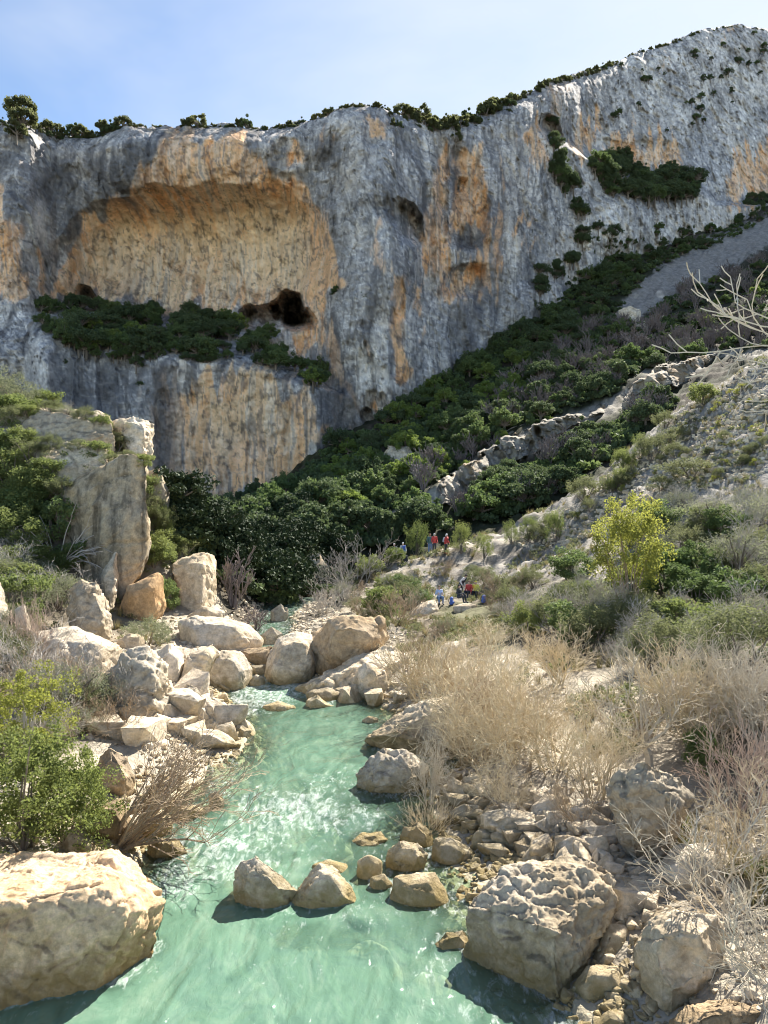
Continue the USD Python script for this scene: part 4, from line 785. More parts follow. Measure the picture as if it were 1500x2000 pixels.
# ---------------------------------------------------------------- the river
ROCKTOP = {}
def build_river():
    ys = np.concatenate([np.linspace(-25, 9, 60), np.exp(np.linspace(math.log(9.05), math.log(64), 640))])
    ta = np.linspace(-0.62, 0.45, 560)
    Y = np.repeat(ys[:, None], len(ta), 1); X = ta[None] * np.clip(Y, 13.0, 99.0)
    wl = water_level(Y)
    gzv = ground_z(X, Y)
    # what lies under or stands in the water: the rocks' tops on the same grid
    top = np.full(X.shape, -9.0)
    for p in stage.GetPrimAtPath('/World').GetChildren():
        if p.GetName().split('_')[0] in ('rock', 'boulder') and not p.GetName().startswith('rock_outcrop'):
            v = np.array(UsdGeom.Mesh(p).GetPointsAttr().Get())
            v = v[(v[:, 1] < 62) & (v[:, 1] > 9)]
            if not len(v): continue
            i = np.searchsorted(ys, v[:, 1]).clip(0, len(ys) - 1); j = np.round((v[:, 0] / np.clip(v[:, 1], 13, 99) + 0.62) / 1.07 * 559).astype(int)
            ok = (j >= 0) & (j < 560); np.maximum.at(top, (i[ok], j[ok]), v[ok, 2])
    from scipy.ndimage import grey_closing
    top = np.where(top > -8, top, grey_closing(top, size=(5, 5)))
    floor = np.maximum(gzv, top)
    depth = np.clip(wl - floor, 0, 3)
    solid = (top > wl - 0.02).astype(float)
    close = gaussian_filter(solid, 6)                           # near a rock that stands in the stream
    up = np.roll(close, -10, 0)
    p = np.stack([X, Y, X * 0], -1)
    # where it breaks: the steps of the bed, seen on the photograph as white water
    foam = np.zeros(X.shape); chop = np.full(X.shape, 0.4)
    u, v = 750 + 1500 * X / np.maximum(Y, 3), 1000 + 1500 * (EYE - wl) / np.maximum(Y, 3)
    wob = fbm(p * [0.9, .5, 1], 55, 4)
    for cu, cv, ru, rv, f in ((530, 1362, 75, 26, .62), (590, 1345, 50, 20, .70), (470, 1385, 50, 14, .5), (430, 1520, 34, 70, .36), (610, 1590, 125, 42, .56), (500, 1600, 90, 60, .44), (400, 1660, 90, 62, .58), (345, 1720, 50, 50, .62), (480, 1660, 140, 50, .36), (930, 1690, 40, 34, .5), (1000, 1660, 50, 22, .42), (720, 1790, 80, 26, .26), (560, 1800, 50, 26, .24),
                               (900, 1760, 40, 40, .40), (870, 1890, 70, 36, .30), (1120, 1985, 70, 30, .62), (690, 1540, 90, 40, .30), (980, 1960, 90, 40, .30), (1000, 1990, 60, 20, .34)):
        e = ell(u, v, cu, cv, ru, rv)
        foam = np.maximum(foam, .64 * f * np.clip(1.35 - e + 1.2 * wob, 0, 1) ** 0.7); chop = np.maximum(chop, 0.4 + 1.0 * f * np.clip(1.4 - e, 0, 1))
    edge = np.clip(close * 1.6, 0, 1) * (depth < 0.6)
    foam = np.maximum(foam, 0.30 * edge + 0.12 * np.clip(up, 0, 1))
    foam = np.where(Y > 40, np.maximum(foam, 0.25), foam)
    flow = np.stack([X + 0.3 * Y, Y * 0.55, X * 0], -1)
    wave = 0.10 * fbm(flow * 0.8, 57, 3) + 0.06 * fbm(flow * 2.2, 58, 2)
    Z = wl + chop * wave + 0.05 * foam
    cloudy = 1 - np.exp(-np.clip(depth - 0.03, 0, 3) * 1.0)
    cloudy = np.maximum(gaussian_filter(cloudy, 2), 0.62 * smooth01(wl - gzv, 0.45, 1.0))
    cloudy = np.clip(cloudy + 0.2 * foam, 0, 0.94)
    col = np.stack([cloudy, foam, depth / 3], -1)
    part('river', (np.stack([X, Y, Z], -1).reshape(-1, 3), grid_faces(len(ys), len(ta))), 'river_water', None, smooth=True, colors={'water': col.reshape(-1, 3)})
    tag(stage.GetPrimAtPath('/World/river'), 'shallow milky turquoise mountain river with white rapids', kind='structure')
# stones lying under the water
SUNK = [(470, 1725, 60, 16.9, 'pale drowned slab left of the angular split rock'), (520, 1690, 50, 17.9, 'pale flat stone under water above the angular split rock'), (720, 1832, 70, 14.5, 'long drowned stone below the mid-stream line of rocks'), (690, 1500, 34, 24.6, 'drowned pale stone left of the domed rock'),
        (620, 1440, 46, 27.6, 'pale sunken rock in the middle of the far pool'), (560, 1640, 60, 19.2, 'sunken stone under the white rapid'), (640, 1625, 50, 19.6, 'sunken stone right of the white rapid'), (850, 1910, 70, 13.4, 'drowned stone left of the flat-topped boulder foot'), (700, 1470, 30, 26.0, 'small sunken stone in front of the rock shelf'), (410, 1700, 50, 17.6, 'drowned stone in the fast water by the left boulder'), (600, 1860, 60, 14.4, 'faint drowned stone in the near pool')]
for k_, (px, py, w, d, label) in enumerate(SUNK):
    c_ = P(px, py, d); hw = w / 1500 * d
    rng = np.random.default_rng(500 + k_); a = rng.uniform(0, 6.28, 9)
    lev = float(water_level(d)) - 0.22
    pts = np.stack([c_[0] + hw * np.cos(a), d + hw * 0.8 * np.sin(a), np.full(9, lev - 0.55)], 1)
    pts = np.vstack([pts, np.stack([c_[0] + .6 * hw * np.cos(a + 1), d + hw * 0.5 * np.sin(a + 1), np.full(9, lev) - rng.uniform(0, .12, 9)], 1)])
    o_ = part('rock', rock_mesh(pts, 'smooth', 700 + k_, 0.05, .2), 'sunken_stone', None, smooth=True)
    tag(o_, label, 'rock')
build_river()
# ---------------------------------------------------------------- plants: builders
def tubes(segs, sides=3):
    s = np.array(segs, float)                    # p0, p1, r0, r1
    a, b, r0, r1 = s[:, :3], s[:, 3:6], s[:, 6], s[:, 7]
    d = b - a; d /= np.maximum(np.linalg.norm(d, axis=1, keepdims=True), 1e-9)
    h = np.where(np.abs(d[:, 2:3]) < 0.9, [[0, 0, 1.0]], [[1.0, 0, 0]])
    x = np.cross(d, h); x /= np.linalg.norm(x, axis=1, keepdims=True); y = np.cross(d, x)
    t = np.arange(sides) * 2 * math.pi / sides
    ring = x[:, None] * np.cos(t)[None, :, None] + y[:, None] * np.sin(t)[None, :, None]
    v = np.concatenate([a[:, None] + ring * r0[:, None, None], b[:, None] + ring * r1[:, None, None]], 1).reshape(-1, 3)
    o = (np.arange(len(s)) * 2 * sides)[:, None, None]; k = np.arange(sides); k2 = (k + 1) % sides
    f = np.concatenate([np.stack([k, k2, k2 + sides], 1), np.stack([k, k2 + sides, k + sides], 1)])[None] + o
    return v, f.reshape(-1, 3)

def grow(rng, p, d, length, r, lev, cfg, out):
    n = cfg['segs'][lev]
    for k in range(n):
        d = d + rng.normal(0, cfg['wiggle'], 3) + np.array([cfg.get('lx', 0), 0, cfg['up']]); d /= np.linalg.norm(d)
        q = p + d * length / n
        r1 = r * (1 - 0.55 * (k + 1) / n)
        r0 = r * (1 - 0.55 * k / n)
        out.append((*p, *q, max(r0, cfg['rmin']), max(r1, cfg['rmin']), lev, cfg['id']))
        p = q
        if lev + 1 < len(cfg['segs']) and k >= cfg.get('first', 0):
            for _ in range(cfg['kids'][lev]):
                if rng.random() < cfg.get('prob', 0.9):
                    ax = rng.normal(0, 1, 3); ax -= d * (ax @ d); ax /= np.linalg.norm(ax)
                    a = rng.uniform(*cfg['angle'])
                    grow(rng, p, d * math.cos(a) + ax * math.sin(a), length * rng.uniform(*cfg['short']), r1 * 0.62, lev + 1, cfg, out)

def bare_plant(seed, cfg, trunk=None):
    """Stems and twigs of a leafless shrub one metre high or so; cfg says how it branches."""
    rng = np.random.default_rng(seed); out = []; cfg = dict(cfg)
    if trunk:
        top = np.array([trunk.get('lean', 0.1), 0, trunk['h']])
        out.append((0, 0, -.15, *(top * .5 + [0.02, 0.01, 0]), trunk['r'], trunk['r'] * .8, 0, 0)); out.append((*(top * .5 + [0.02, 0.01, 0]), *top, trunk['r'] * .8, trunk['r'] * .65, 0, 0))
    for k in range(cfg['stems']):
        az = rng.uniform(0, 6.283); el = rng.uniform(*cfg['spread'])
        d = np.array([math.cos(az) * math.sin(el) + cfg.get('lean', 0), math.sin(az) * math.sin(el), math.cos(el)])
        p = top * rng.uniform(.6, 1) if trunk else np.array([math.cos(az), math.sin(az), 0]) * rng.uniform(0, cfg['base']) + [0, 0, -0.06]
        cfg['id'] = k + 1
        grow(rng, p, d / np.linalg.norm(d), cfg['len'] * rng.uniform(.75, 1.15), cfg['r'] * rng.uniform(.7, 1.1), 0, cfg, out)
    s = np.array(out)
    top = np.percentile(s[:, 5], 99); s[:, :6] /= top
    return s

def put_bare(p, s, mat):
    thick = s[s[:, 8] < 1]; thin = s[s[:, 8] >= 1]
    for k in np.unique(thick[:, 9]):
        part('trunk' if k == 0 else 'stem', tubes(thick[thick[:, 9] == k][:, :8], 4), mat, p)
    tag(part('twigs', tubes(thin[:, :8], 3), mat, p), kind='stuff')

def leaf_cards(rng, c, size, flat=0.0, aspect=0.55):
    """A folded diamond leaf (two triangles) at every point c."""
    n = len(c)
    t = rng.normal(0, 1, (n, 3)); t[:, 2] *= (1 - flat); t /= np.linalg.norm(t, axis=1, keepdims=True)
    u = rng.normal(0, 1, (n, 3)); u[:, 2] += flat * 0; u -= t * (u * t).sum(1, keepdims=True); u /= np.linalg.norm(u, axis=1, keepdims=True)
    w = np.cross(t, u)
    L_ = (size * rng.uniform(0.6, 1.3, n))[:, None]
    v = np.stack([c - t * L_ * .5, c + u * L_ * aspect * .5 + w * L_ * .08, c + t * L_ * .5, c - u * L_ * aspect * .5 + w * L_ * .08], 1).reshape(-1, 3)
    o = (np.arange(n) * 4)[:, None]
    f = np.concatenate([o + [0, 1, 2], o + [0, 2, 3]], 1).reshape(-1, 3)
    return v, f

def crown_points(rng, n, clumps, rx, rz, cz, tight=0.26, hollow=0.35, drop=0.25):
    """Leaf places in clumps spread over an uneven crown; lower and inner parts are thinner."""
    a = rng.normal(0, 1, (clumps, 3)); a /= np.linalg.norm(a, axis=1, keepdims=True)
    a[:, 2] = np.where(a[:, 2] < -drop, -a[:, 2] * .6, a[:, 2])
    rad = rng.uniform(hollow, 1.0, clumps)[:, None] ** 0.6 * rng.uniform(.72, 1.12, (clumps, 1))
    c = a * rad * [rx, rx, rz] + [0, 0, cz]
    k = rng.integers(0, clumps, n); sz = rng.uniform(.6, 1.3, clumps)[k][:, None]
    g = rng.normal(0, 1, (n, 3)); g /= np.maximum(np.linalg.norm(g, axis=1, keepdims=True), 1e-6) * 1.0
    g *= rng.random((n, 1)) ** 0.45
    return c[k] + g * sz * tight * [rx, rx, (rx + rz) / 2], c

def put_leafy(p, seed, leafmat, n=3000, clumps=40, rx=.6, rz=.5, cz=.55, size=.06, tight=.26, stems=7, bark='bark', hollow=.35, drop=.75, aspect=.55, names=('stem', 'foliage'), r=.02, upright=0):
    rng = np.random.default_rng(seed)
    pts, c = crown_points(rng, n, clumps, rx, rz, cz, tight, hollow, drop)
    if upright:                                                     # spiky upright habit: stretch clumps to vertical sprays
        pts[:, 2] += upright * rng.random(n) ** 2 * rz
    for k in range(min(stems, len(c))):
        t = c[rng.integers(len(c))]; m = t * [.45, .45, .5] + rng.normal(0, .03, 3)
        part('stem', tubes([(0, 0, -.08, *m, r, r * .7), (*m, *t, r * .7, r * .3)], 5), bark, p)
    tag(part('foliage', leaf_cards(rng, pts, size, aspect=aspect), leafmat, p), kind='stuff')

def put_tree(p, seed, leafmat, n=3200, clumps=46, rx=1.0, rz=.8, h=1.5, size=.115, tight=.23, bark='bark', hollow=.45):
    rng = np.random.default_rng(seed)
    pts, c = crown_points(rng, n, clumps, rx, rz, h - rz * .85, tight, hollow, .5)
    segs = [(0, 0, -.4, .03, 0, h * .3, .09, .07), (.03, 0, h * .3, 0, .02, h * .6, .07, .05)]
    for t in c[::3]:
        segs.append((0.03, 0, h * .35, *t, .045, .015))
    part('trunk', tubes(segs, 5), bark, p)
    tag(part('crown', leaf_cards(rng, pts, size, aspect=.8), leafmat, p), kind='stuff')

WILLOW = dict(stems=16, base=.16, spread=(.1, .85), len=.85, r=.0095, rmin=.0019, segs=(6, 5, 4, 3), kids=(2, 2, 1), up=.05, wiggle=.17, angle=(.35, .95), short=(.38, .6), first=1, prob=.66)
DOME = dict(stems=14, base=.08, spread=(.2, 1.2), len=.72, r=.011, rmin=.0021, segs=(5, 5, 4, 3), kids=(2, 2, 1), up=.10, wiggle=.15, angle=(.35, .9), short=(.38, .58), first=1, prob=.66)
FIG = dict(stems=7, base=.1, spread=(.25, 1.2), len=.75, r=.024, rmin=.0035, segs=(5, 4, 3, 2), kids=(2, 2, 1), up=.16, wiggle=.15, angle=(.5, .95), short=(.38, .6), first=1, prob=.8)
LEAN = dict(stems=20, base=.10, spread=(.1, 1.0), len=1.05, r=.015, rmin=.0022, segs=(5, 4, 3, 3), kids=(2, 2, 2), up=.04, lx=.05, lean=.85, wiggle=.10, angle=(.3, .75), short=(.36, .55), first=1, prob=.66)
LOW = dict(stems=40, base=.3, spread=(.3, 1.25), len=.75, r=.008, rmin=.004, segs=(4, 3, 2), kids=(2, 1), up=.10, wiggle=.10, angle=(.2, .5), short=(.35, .5), first=1, prob=.8)
ARCH = dict(stems=30, base=.1, spread=(.2, .9), len=1.1, r=.014, rmin=.006, segs=(7, 3), kids=(1,), up=-.12, wiggle=.07, angle=(.2, .5), short=(.2, .35), first=3, prob=.6)
FARBARE = dict(stems=7, base=.1, spread=(.1, .8), len=.8, r=.03, rmin=.009, segs=(4, 3, 3), kids=(3, 2), up=.12, wiggle=.12, angle=(.3, .8), short=(.35, .55), first=1, prob=.9)
for k in range(3): proto('willow%d' % k, lambda p, k=k: put_bare(p, bare_plant(100 + k, WILLOW), 'tan_twig'))
for k in range(2): proto('dome%d' % k, lambda p, k=k: put_bare(p, bare_plant(110 + k, DOME), 'brown_twig'))
for k in range(2): proto('tandome%d' % k, lambda p, k=k: put_bare(p, bare_plant(117 + k, dict(DOME, stems=16, prob=.7, spread=(.15, 1.05), wiggle=.17, len=.8)), 'tan_twig'))
proto('greydome', lambda p: put_bare(p, bare_plant(113, DOME), 'grey_twig'))
proto('palewillow', lambda p: put_bare(p, bare_plant(114, WILLOW), 'pale_twig'))
proto('redwillow', lambda p: put_bare(p, bare_plant(115, dict(DOME, spread=(.1, .8))), 'reddish_twig'))
proto('pale_tree', lambda p: put_bare(p, bare_plant(120, dict(DOME, stems=9, len=.6, spread=(.3, 1.25)), trunk=dict(h=.36, r=.035, lean=-.08)), 'pale_twig'))
proto('fig', lambda p: put_bare(p, bare_plant(121, dict(FIG, stems=8, len=.42, spread=(.5, 1.5), r=.011, rmin=.0016, up=.12), trunk=dict(h=.62, r=.02, lean=-.05)), 'pale_twig'))
proto('lean', lambda p: put_bare(p, bare_plant(122, LEAN), 'brown_twig'))
proto('low', lambda p: put_bare(p, bare_plant(123, LOW), 'tan_twig'))
proto('arch', lambda p: put_bare(p, bare_plant(124, ARCH), 'grey_twig'))
for k in range(2): proto('farbare%d' % k, lambda p, k=k: put_bare(p, bare_plant(130 + k, FARBARE), 'dark_twig'))
proto('thicket', lambda p: put_bare(p, bare_plant(126, dict(FIG, stems=16, base=.35, spread=(.1, 1.2), len=.9, up=.04, segs=(6, 4, 3), kids=(2, 2), short=(.3, .5), rmin=.003, r=.010)), 'pale_twig'))

for k in range(3): proto('box%d' % k, lambda p, k=k: put_leafy(p, 200 + k, 'box_leaf', n=4200, clumps=46, size=.055, rx=.55, rz=.5, cz=.42))
for k in range(2): proto('olive%d' % k, lambda p, k=k: put_leafy(p, 210 + k, 'olive_leaf', n=4200, clumps=60, size=.045, rx=.55, rz=.42, cz=.42, tight=.2, aspect=.35, upright=.3))
for k in range(2): proto('juniper%d' % k, lambda p, k=k: put_leafy(p, 220 + k, 'box_leaf', n=3600, clumps=34, size=.05, rx=.42, rz=.55, cz=.5, tight=.22, aspect=.3, upright=.55))
proto('silver', lambda p: put_leafy(p, 230, 'grey_leaf', n=4200, clumps=50, size=.045, rx=.6, rz=.42, cz=.4, tight=.2, aspect=.3, upright=.3))
for k in range(2): proto('glossy%d' % k, lambda p, k=k: put_leafy(p, 240 + k, 'deep_leaf', n=4200, clumps=40, size=.06, rx=.55, rz=.5, cz=.42, aspect=.6))
proto('yellow', lambda p: put_leafy(p, 250, 'yellow_leaf', n=11000, clumps=110, size=.021, rx=.36, rz=.42, cz=.58, tight=.19, stems=14, bark='brown_twig', aspect=.6, r=.009))
proto('fresh', lambda p: put_leafy(p, 251, 'fresh_leaf', n=12000, clumps=120, size=.028, rx=.55, rz=.55, cz=.43, tight=.17, stems=16, aspect=.6, r=.012))
proto('freshyellow', lambda p: put_leafy(p, 252, 'yellow_leaf', n=6000, clumps=80, size=.026, rx=.5, rz=.5, cz=.55, tight=.15, stems=16, bark='grey_twig', aspect=.6, r=.01))
proto('scrub', lambda p: (put_leafy(p, 253, 'grey_leaf', n=2600, clumps=60, size=.03, rx=.6, rz=.42, cz=.42, tight=.2, aspect=.35, upright=.3), part('twigs', tubes(bare_plant(140, dict(DOME, stems=9))[:, :8], 3), 'grey_twig', p)))
proto('tuft', lambda p: put_leafy(p, 254, 'yellow_leaf', n=420, clumps=16, size=.10, rx=.5, rz=.35, cz=.3, tight=.25, aspect=.3, upright=.4))
for k in range(6): proto('oak%d' % k, lambda p, k=k: put_tree(p, 300 + k, 'oak_leaf', n=3200, clumps=30 + 9 * k, rx=(.7, .9, 1.1, 1.25, .6, .95)[k], rz=(.8, .6, .7, .55, .95, .75)[k]))
for k in range(3): proto('shadeoak%d' % k, lambda p, k=k: put_tree(p, 330 + k, 'shaded_leaf', n=3200, rx=.85 + .15 * k, rz=.7))  # oaks in the leaf colour that carries painted gorge shade
for k in range(2): proto('light%d' % k, lambda p, k=k: put_tree(p, 310 + k, 'bright_leaf', n=2800, rx=.9, rz=.85))
for k in range(2): proto('mid%d' % k, lambda p, k=k: put_tree(p, 315 + k, 'deep_leaf', n=3000, rx=.95, rz=.8))
for k in range(2): proto('rim%d' % k, lambda p, k=k: put_tree(p, 320 + k, 'rim_leaf', n=2600, clumps=34, rx=1.0 - .3 * k, rz=.62 + .2 * k, size=.14))

proto('rimtall', lambda p: put_tree(p, 340, 'rim_leaf', n=2600, clumps=40, rx=.45, rz=.85, h=1.65, size=.12))
# ---------------------------------------------------------------- plants: where they stand
rnd = random.Random(5)
LOOK = dict(oak0='small round-crowned', oak1='round-crowned', oak2='broad-crowned', oak3='wide low-crowned', oak4='narrow upright', oak5='full-crowned', mid0='mid-green', mid1='loose mid-green', light0='bright green', light1='yellowish green',
            shadeoak0='small very dark', shadeoak1='very dark', shadeoak2='broad very dark', farbare0='bare many-stemmed', farbare1='bare spreading', olive0='olive-green', olive1='pale olive', scrub='grey twiggy', box0='bright green', box1='light green', box2='fresh green', glossy0='dark glossy',
            greydome='grey leafless', dome0='brown leafless', dome1='dense brown leafless', silver='silvery', juniper0='upright olive', juniper1='upright grey-green', tandome0='rounded tan', tandome1='loose tan', rim0='wide-crowned', rim1='round', rimtall='narrow upright')
def plant(key, name, label, cat, px, py, d, h, group=None, w=1.0, rz=None):
    """Stands where the line of sight through the column and row meets the ground, near d metres."""
    m = meet(px, py, near=d * .8)[0]
    if np.isfinite(m) and m < d * 1.25: h *= m / d; d = m
    x = (px - 750) / 1500 * d; z = float(gz(x, d)[0])
    return copy(key, name, label, cat, (x, d, z - 0.03), rnd.uniform(0, 6.28) if rz is None else rz, (h * w, h * w, h), group)

BARE = [  # kind, label, column, row of the foot, metres ahead, height, breadth
 ('willow0', 'tall tan leafless shrub at the left of the dry thicket above the rock shelf', 838, 1400, 29, 3.0, 1.0),
 ('willow1', 'fine upright leafless shrub in the heart of the dry thicket, behind the shelf', 925, 1480, 25, 3.3, .95),
 ('willow2', 'tallest tan leafless shrub of the dry thicket on the right bank', 1010, 1490, 24.5, 3.3, 1.0),
 ('willow0', 'tan leafless shrub at the back of the dry thicket below the green shrubs', 950, 1400, 29, 3.2, 1.1),
 ('willow1', 'broad tan leafless shrub at the right of the dry thicket', 1085, 1500, 23, 2.9, 1.1),
 ('palewillow', 'slender pale sapling cluster standing at the water behind the domed rock', 835, 1570, 21.0, 2.0, .5),
 ('willow2', 'young leafless shrub on the gravel behind the wide blocky rock', 985, 1590, 19.9, 1.7, .75),
 ('low', 'low spreading dry bush drooping into the water at the gravel edge', 838, 1625, 18.9, .85, 1.25),
 ('pale_tree', 'small pale leafless tree with a bent trunk behind the dark grey boulder', 1272, 1510, 19.6, 3.2, 1.15),
 ('willow0', 'leafless tan shrub between the dry thicket and the small bent tree', 1160, 1560, 20.2, 2.4, 1.0),
 ('dome0', 'short twiggy bush against the left side of the dark grey boulder', 1128, 1610, 18.0, 1.2, 1.0),
 ('redwillow', 'reddish leafless shrub at the right edge above the dark grey boulder', 1440, 1600, 18.0, 2.4, 1.0),
 ('palewillow', 'pale budding shrub climbing the slope above the reddish one', 1395, 1420, 24.5, 2.9, 1.1),
 ('palewillow', 'leafless shrub at the right edge of the slope beside the pale budding one', 1490, 1440, 23, 2.8, 1.2),
 ('thicket', 'tangle of pale bare branches over the rounded boulder at the right edge', 1470, 1790, 13.4, 2.0, 1.15),
 ('thicket', 'tangle of bleached branches hanging over the craggy boulder in the lower right corner', 1530, 1930, 11.4, 1.7, 1.0),
 ('willow2', 'thin dry shrub at the right edge above the bleached tangle', 1500, 1720, 15.2, 2.2, 1.0),
 ('greydome', 'grey leafless bush on the crest left of the hikers', 690, 1150, 60, 4.0, 1.1),
 ('greydome', 'grey leafless bush low on the crest above the overhanging boulder', 640, 1200, 53, 2.6, 1.2),
 ('dome1', 'brown leafless scrub behind the dark overhanging boulder', 775, 1220, 42, 2.2, 1.2),
 ('dome0', 'brown leafless scrub right above the sloping grey slab', 800, 1330, 33, 2.4, 1.0),
 ('dome1', 'thorny brown scrub between the hikers and the dry thicket', 870, 1245, 40, 1.1, 1.5),
 ('willow1', 'dry scrub with rusty tips below the seated hikers', 950, 1270, 39, 1.6, 1.5),
 ('greydome', 'grey bare scrub on the path bank right of the seated hikers', 1020, 1215, 44, 2.0, 1.2),
 ('greydome', 'grey bare scrub on the slope under the yellow-green tree', 1110, 1240, 37, 2.5, 1.1),
 ('lean', 'brown bare bush leaning out over the rapid from the left bank', 228, 1648, 18.7, 2.7, 1.2),
 ('redwillow', 'little reddish bare tree on the white tilted slab', 62, 1300, 30.5, 2.8, .75),
 ('dome0', 'brown bare bush at the water edge before the rounded boulder', 388, 1318, 33.5, 1.3, 1.1),
 ('dome1', 'brown bare scrub between the nodular boulder and the leaning bush', 225, 1430, 25, 1.6, 1.4),
 ('arch', 'grey drooping bare branches in the dark hollow left of the pillar', 115, 1110, 43, 3.0, .9),
 ('greydome', 'grey bare scrub at the left edge above the leafy bush', 30, 1330, 26, 2.0, 1.3),
 ('dome1', 'brown bare scrub at the left edge below the white rocks', 110, 1360, 26.5, 1.8, 1.3),
 ('farbare0', 'bare tree in the dark gorge behind the tall block', 455, 1185, 62, 4.5, .9),
 ('farbare1', 'bare bush beside the dark stream mouth', 500, 1235, 50, 1.6, 1.4),
]
for key, label, px, py, d, h, w in BARE:
    plant(key, 'bare_tree' if key in ('pale_tree', 'redwillow') and 'tree' in label else 'bare_shrub', label, 'tree' if 'tree' in label.split() and key != 'redwillow' else 'shrub', px, py, d, h, None, w, rz=0.0 if key in ('lean', 'pale_tree') else None)
fg = copy('fig', 'fig_tree', 'pale bare fig with upturned branch tips at the upper right edge', 'tree', (12.4, 20.0, float(gz(12.4, 20.0)[0]) - .1), 2.2, (10.5, 10.5, 15.4 - float(gz(12.4, 20.0)[0])))

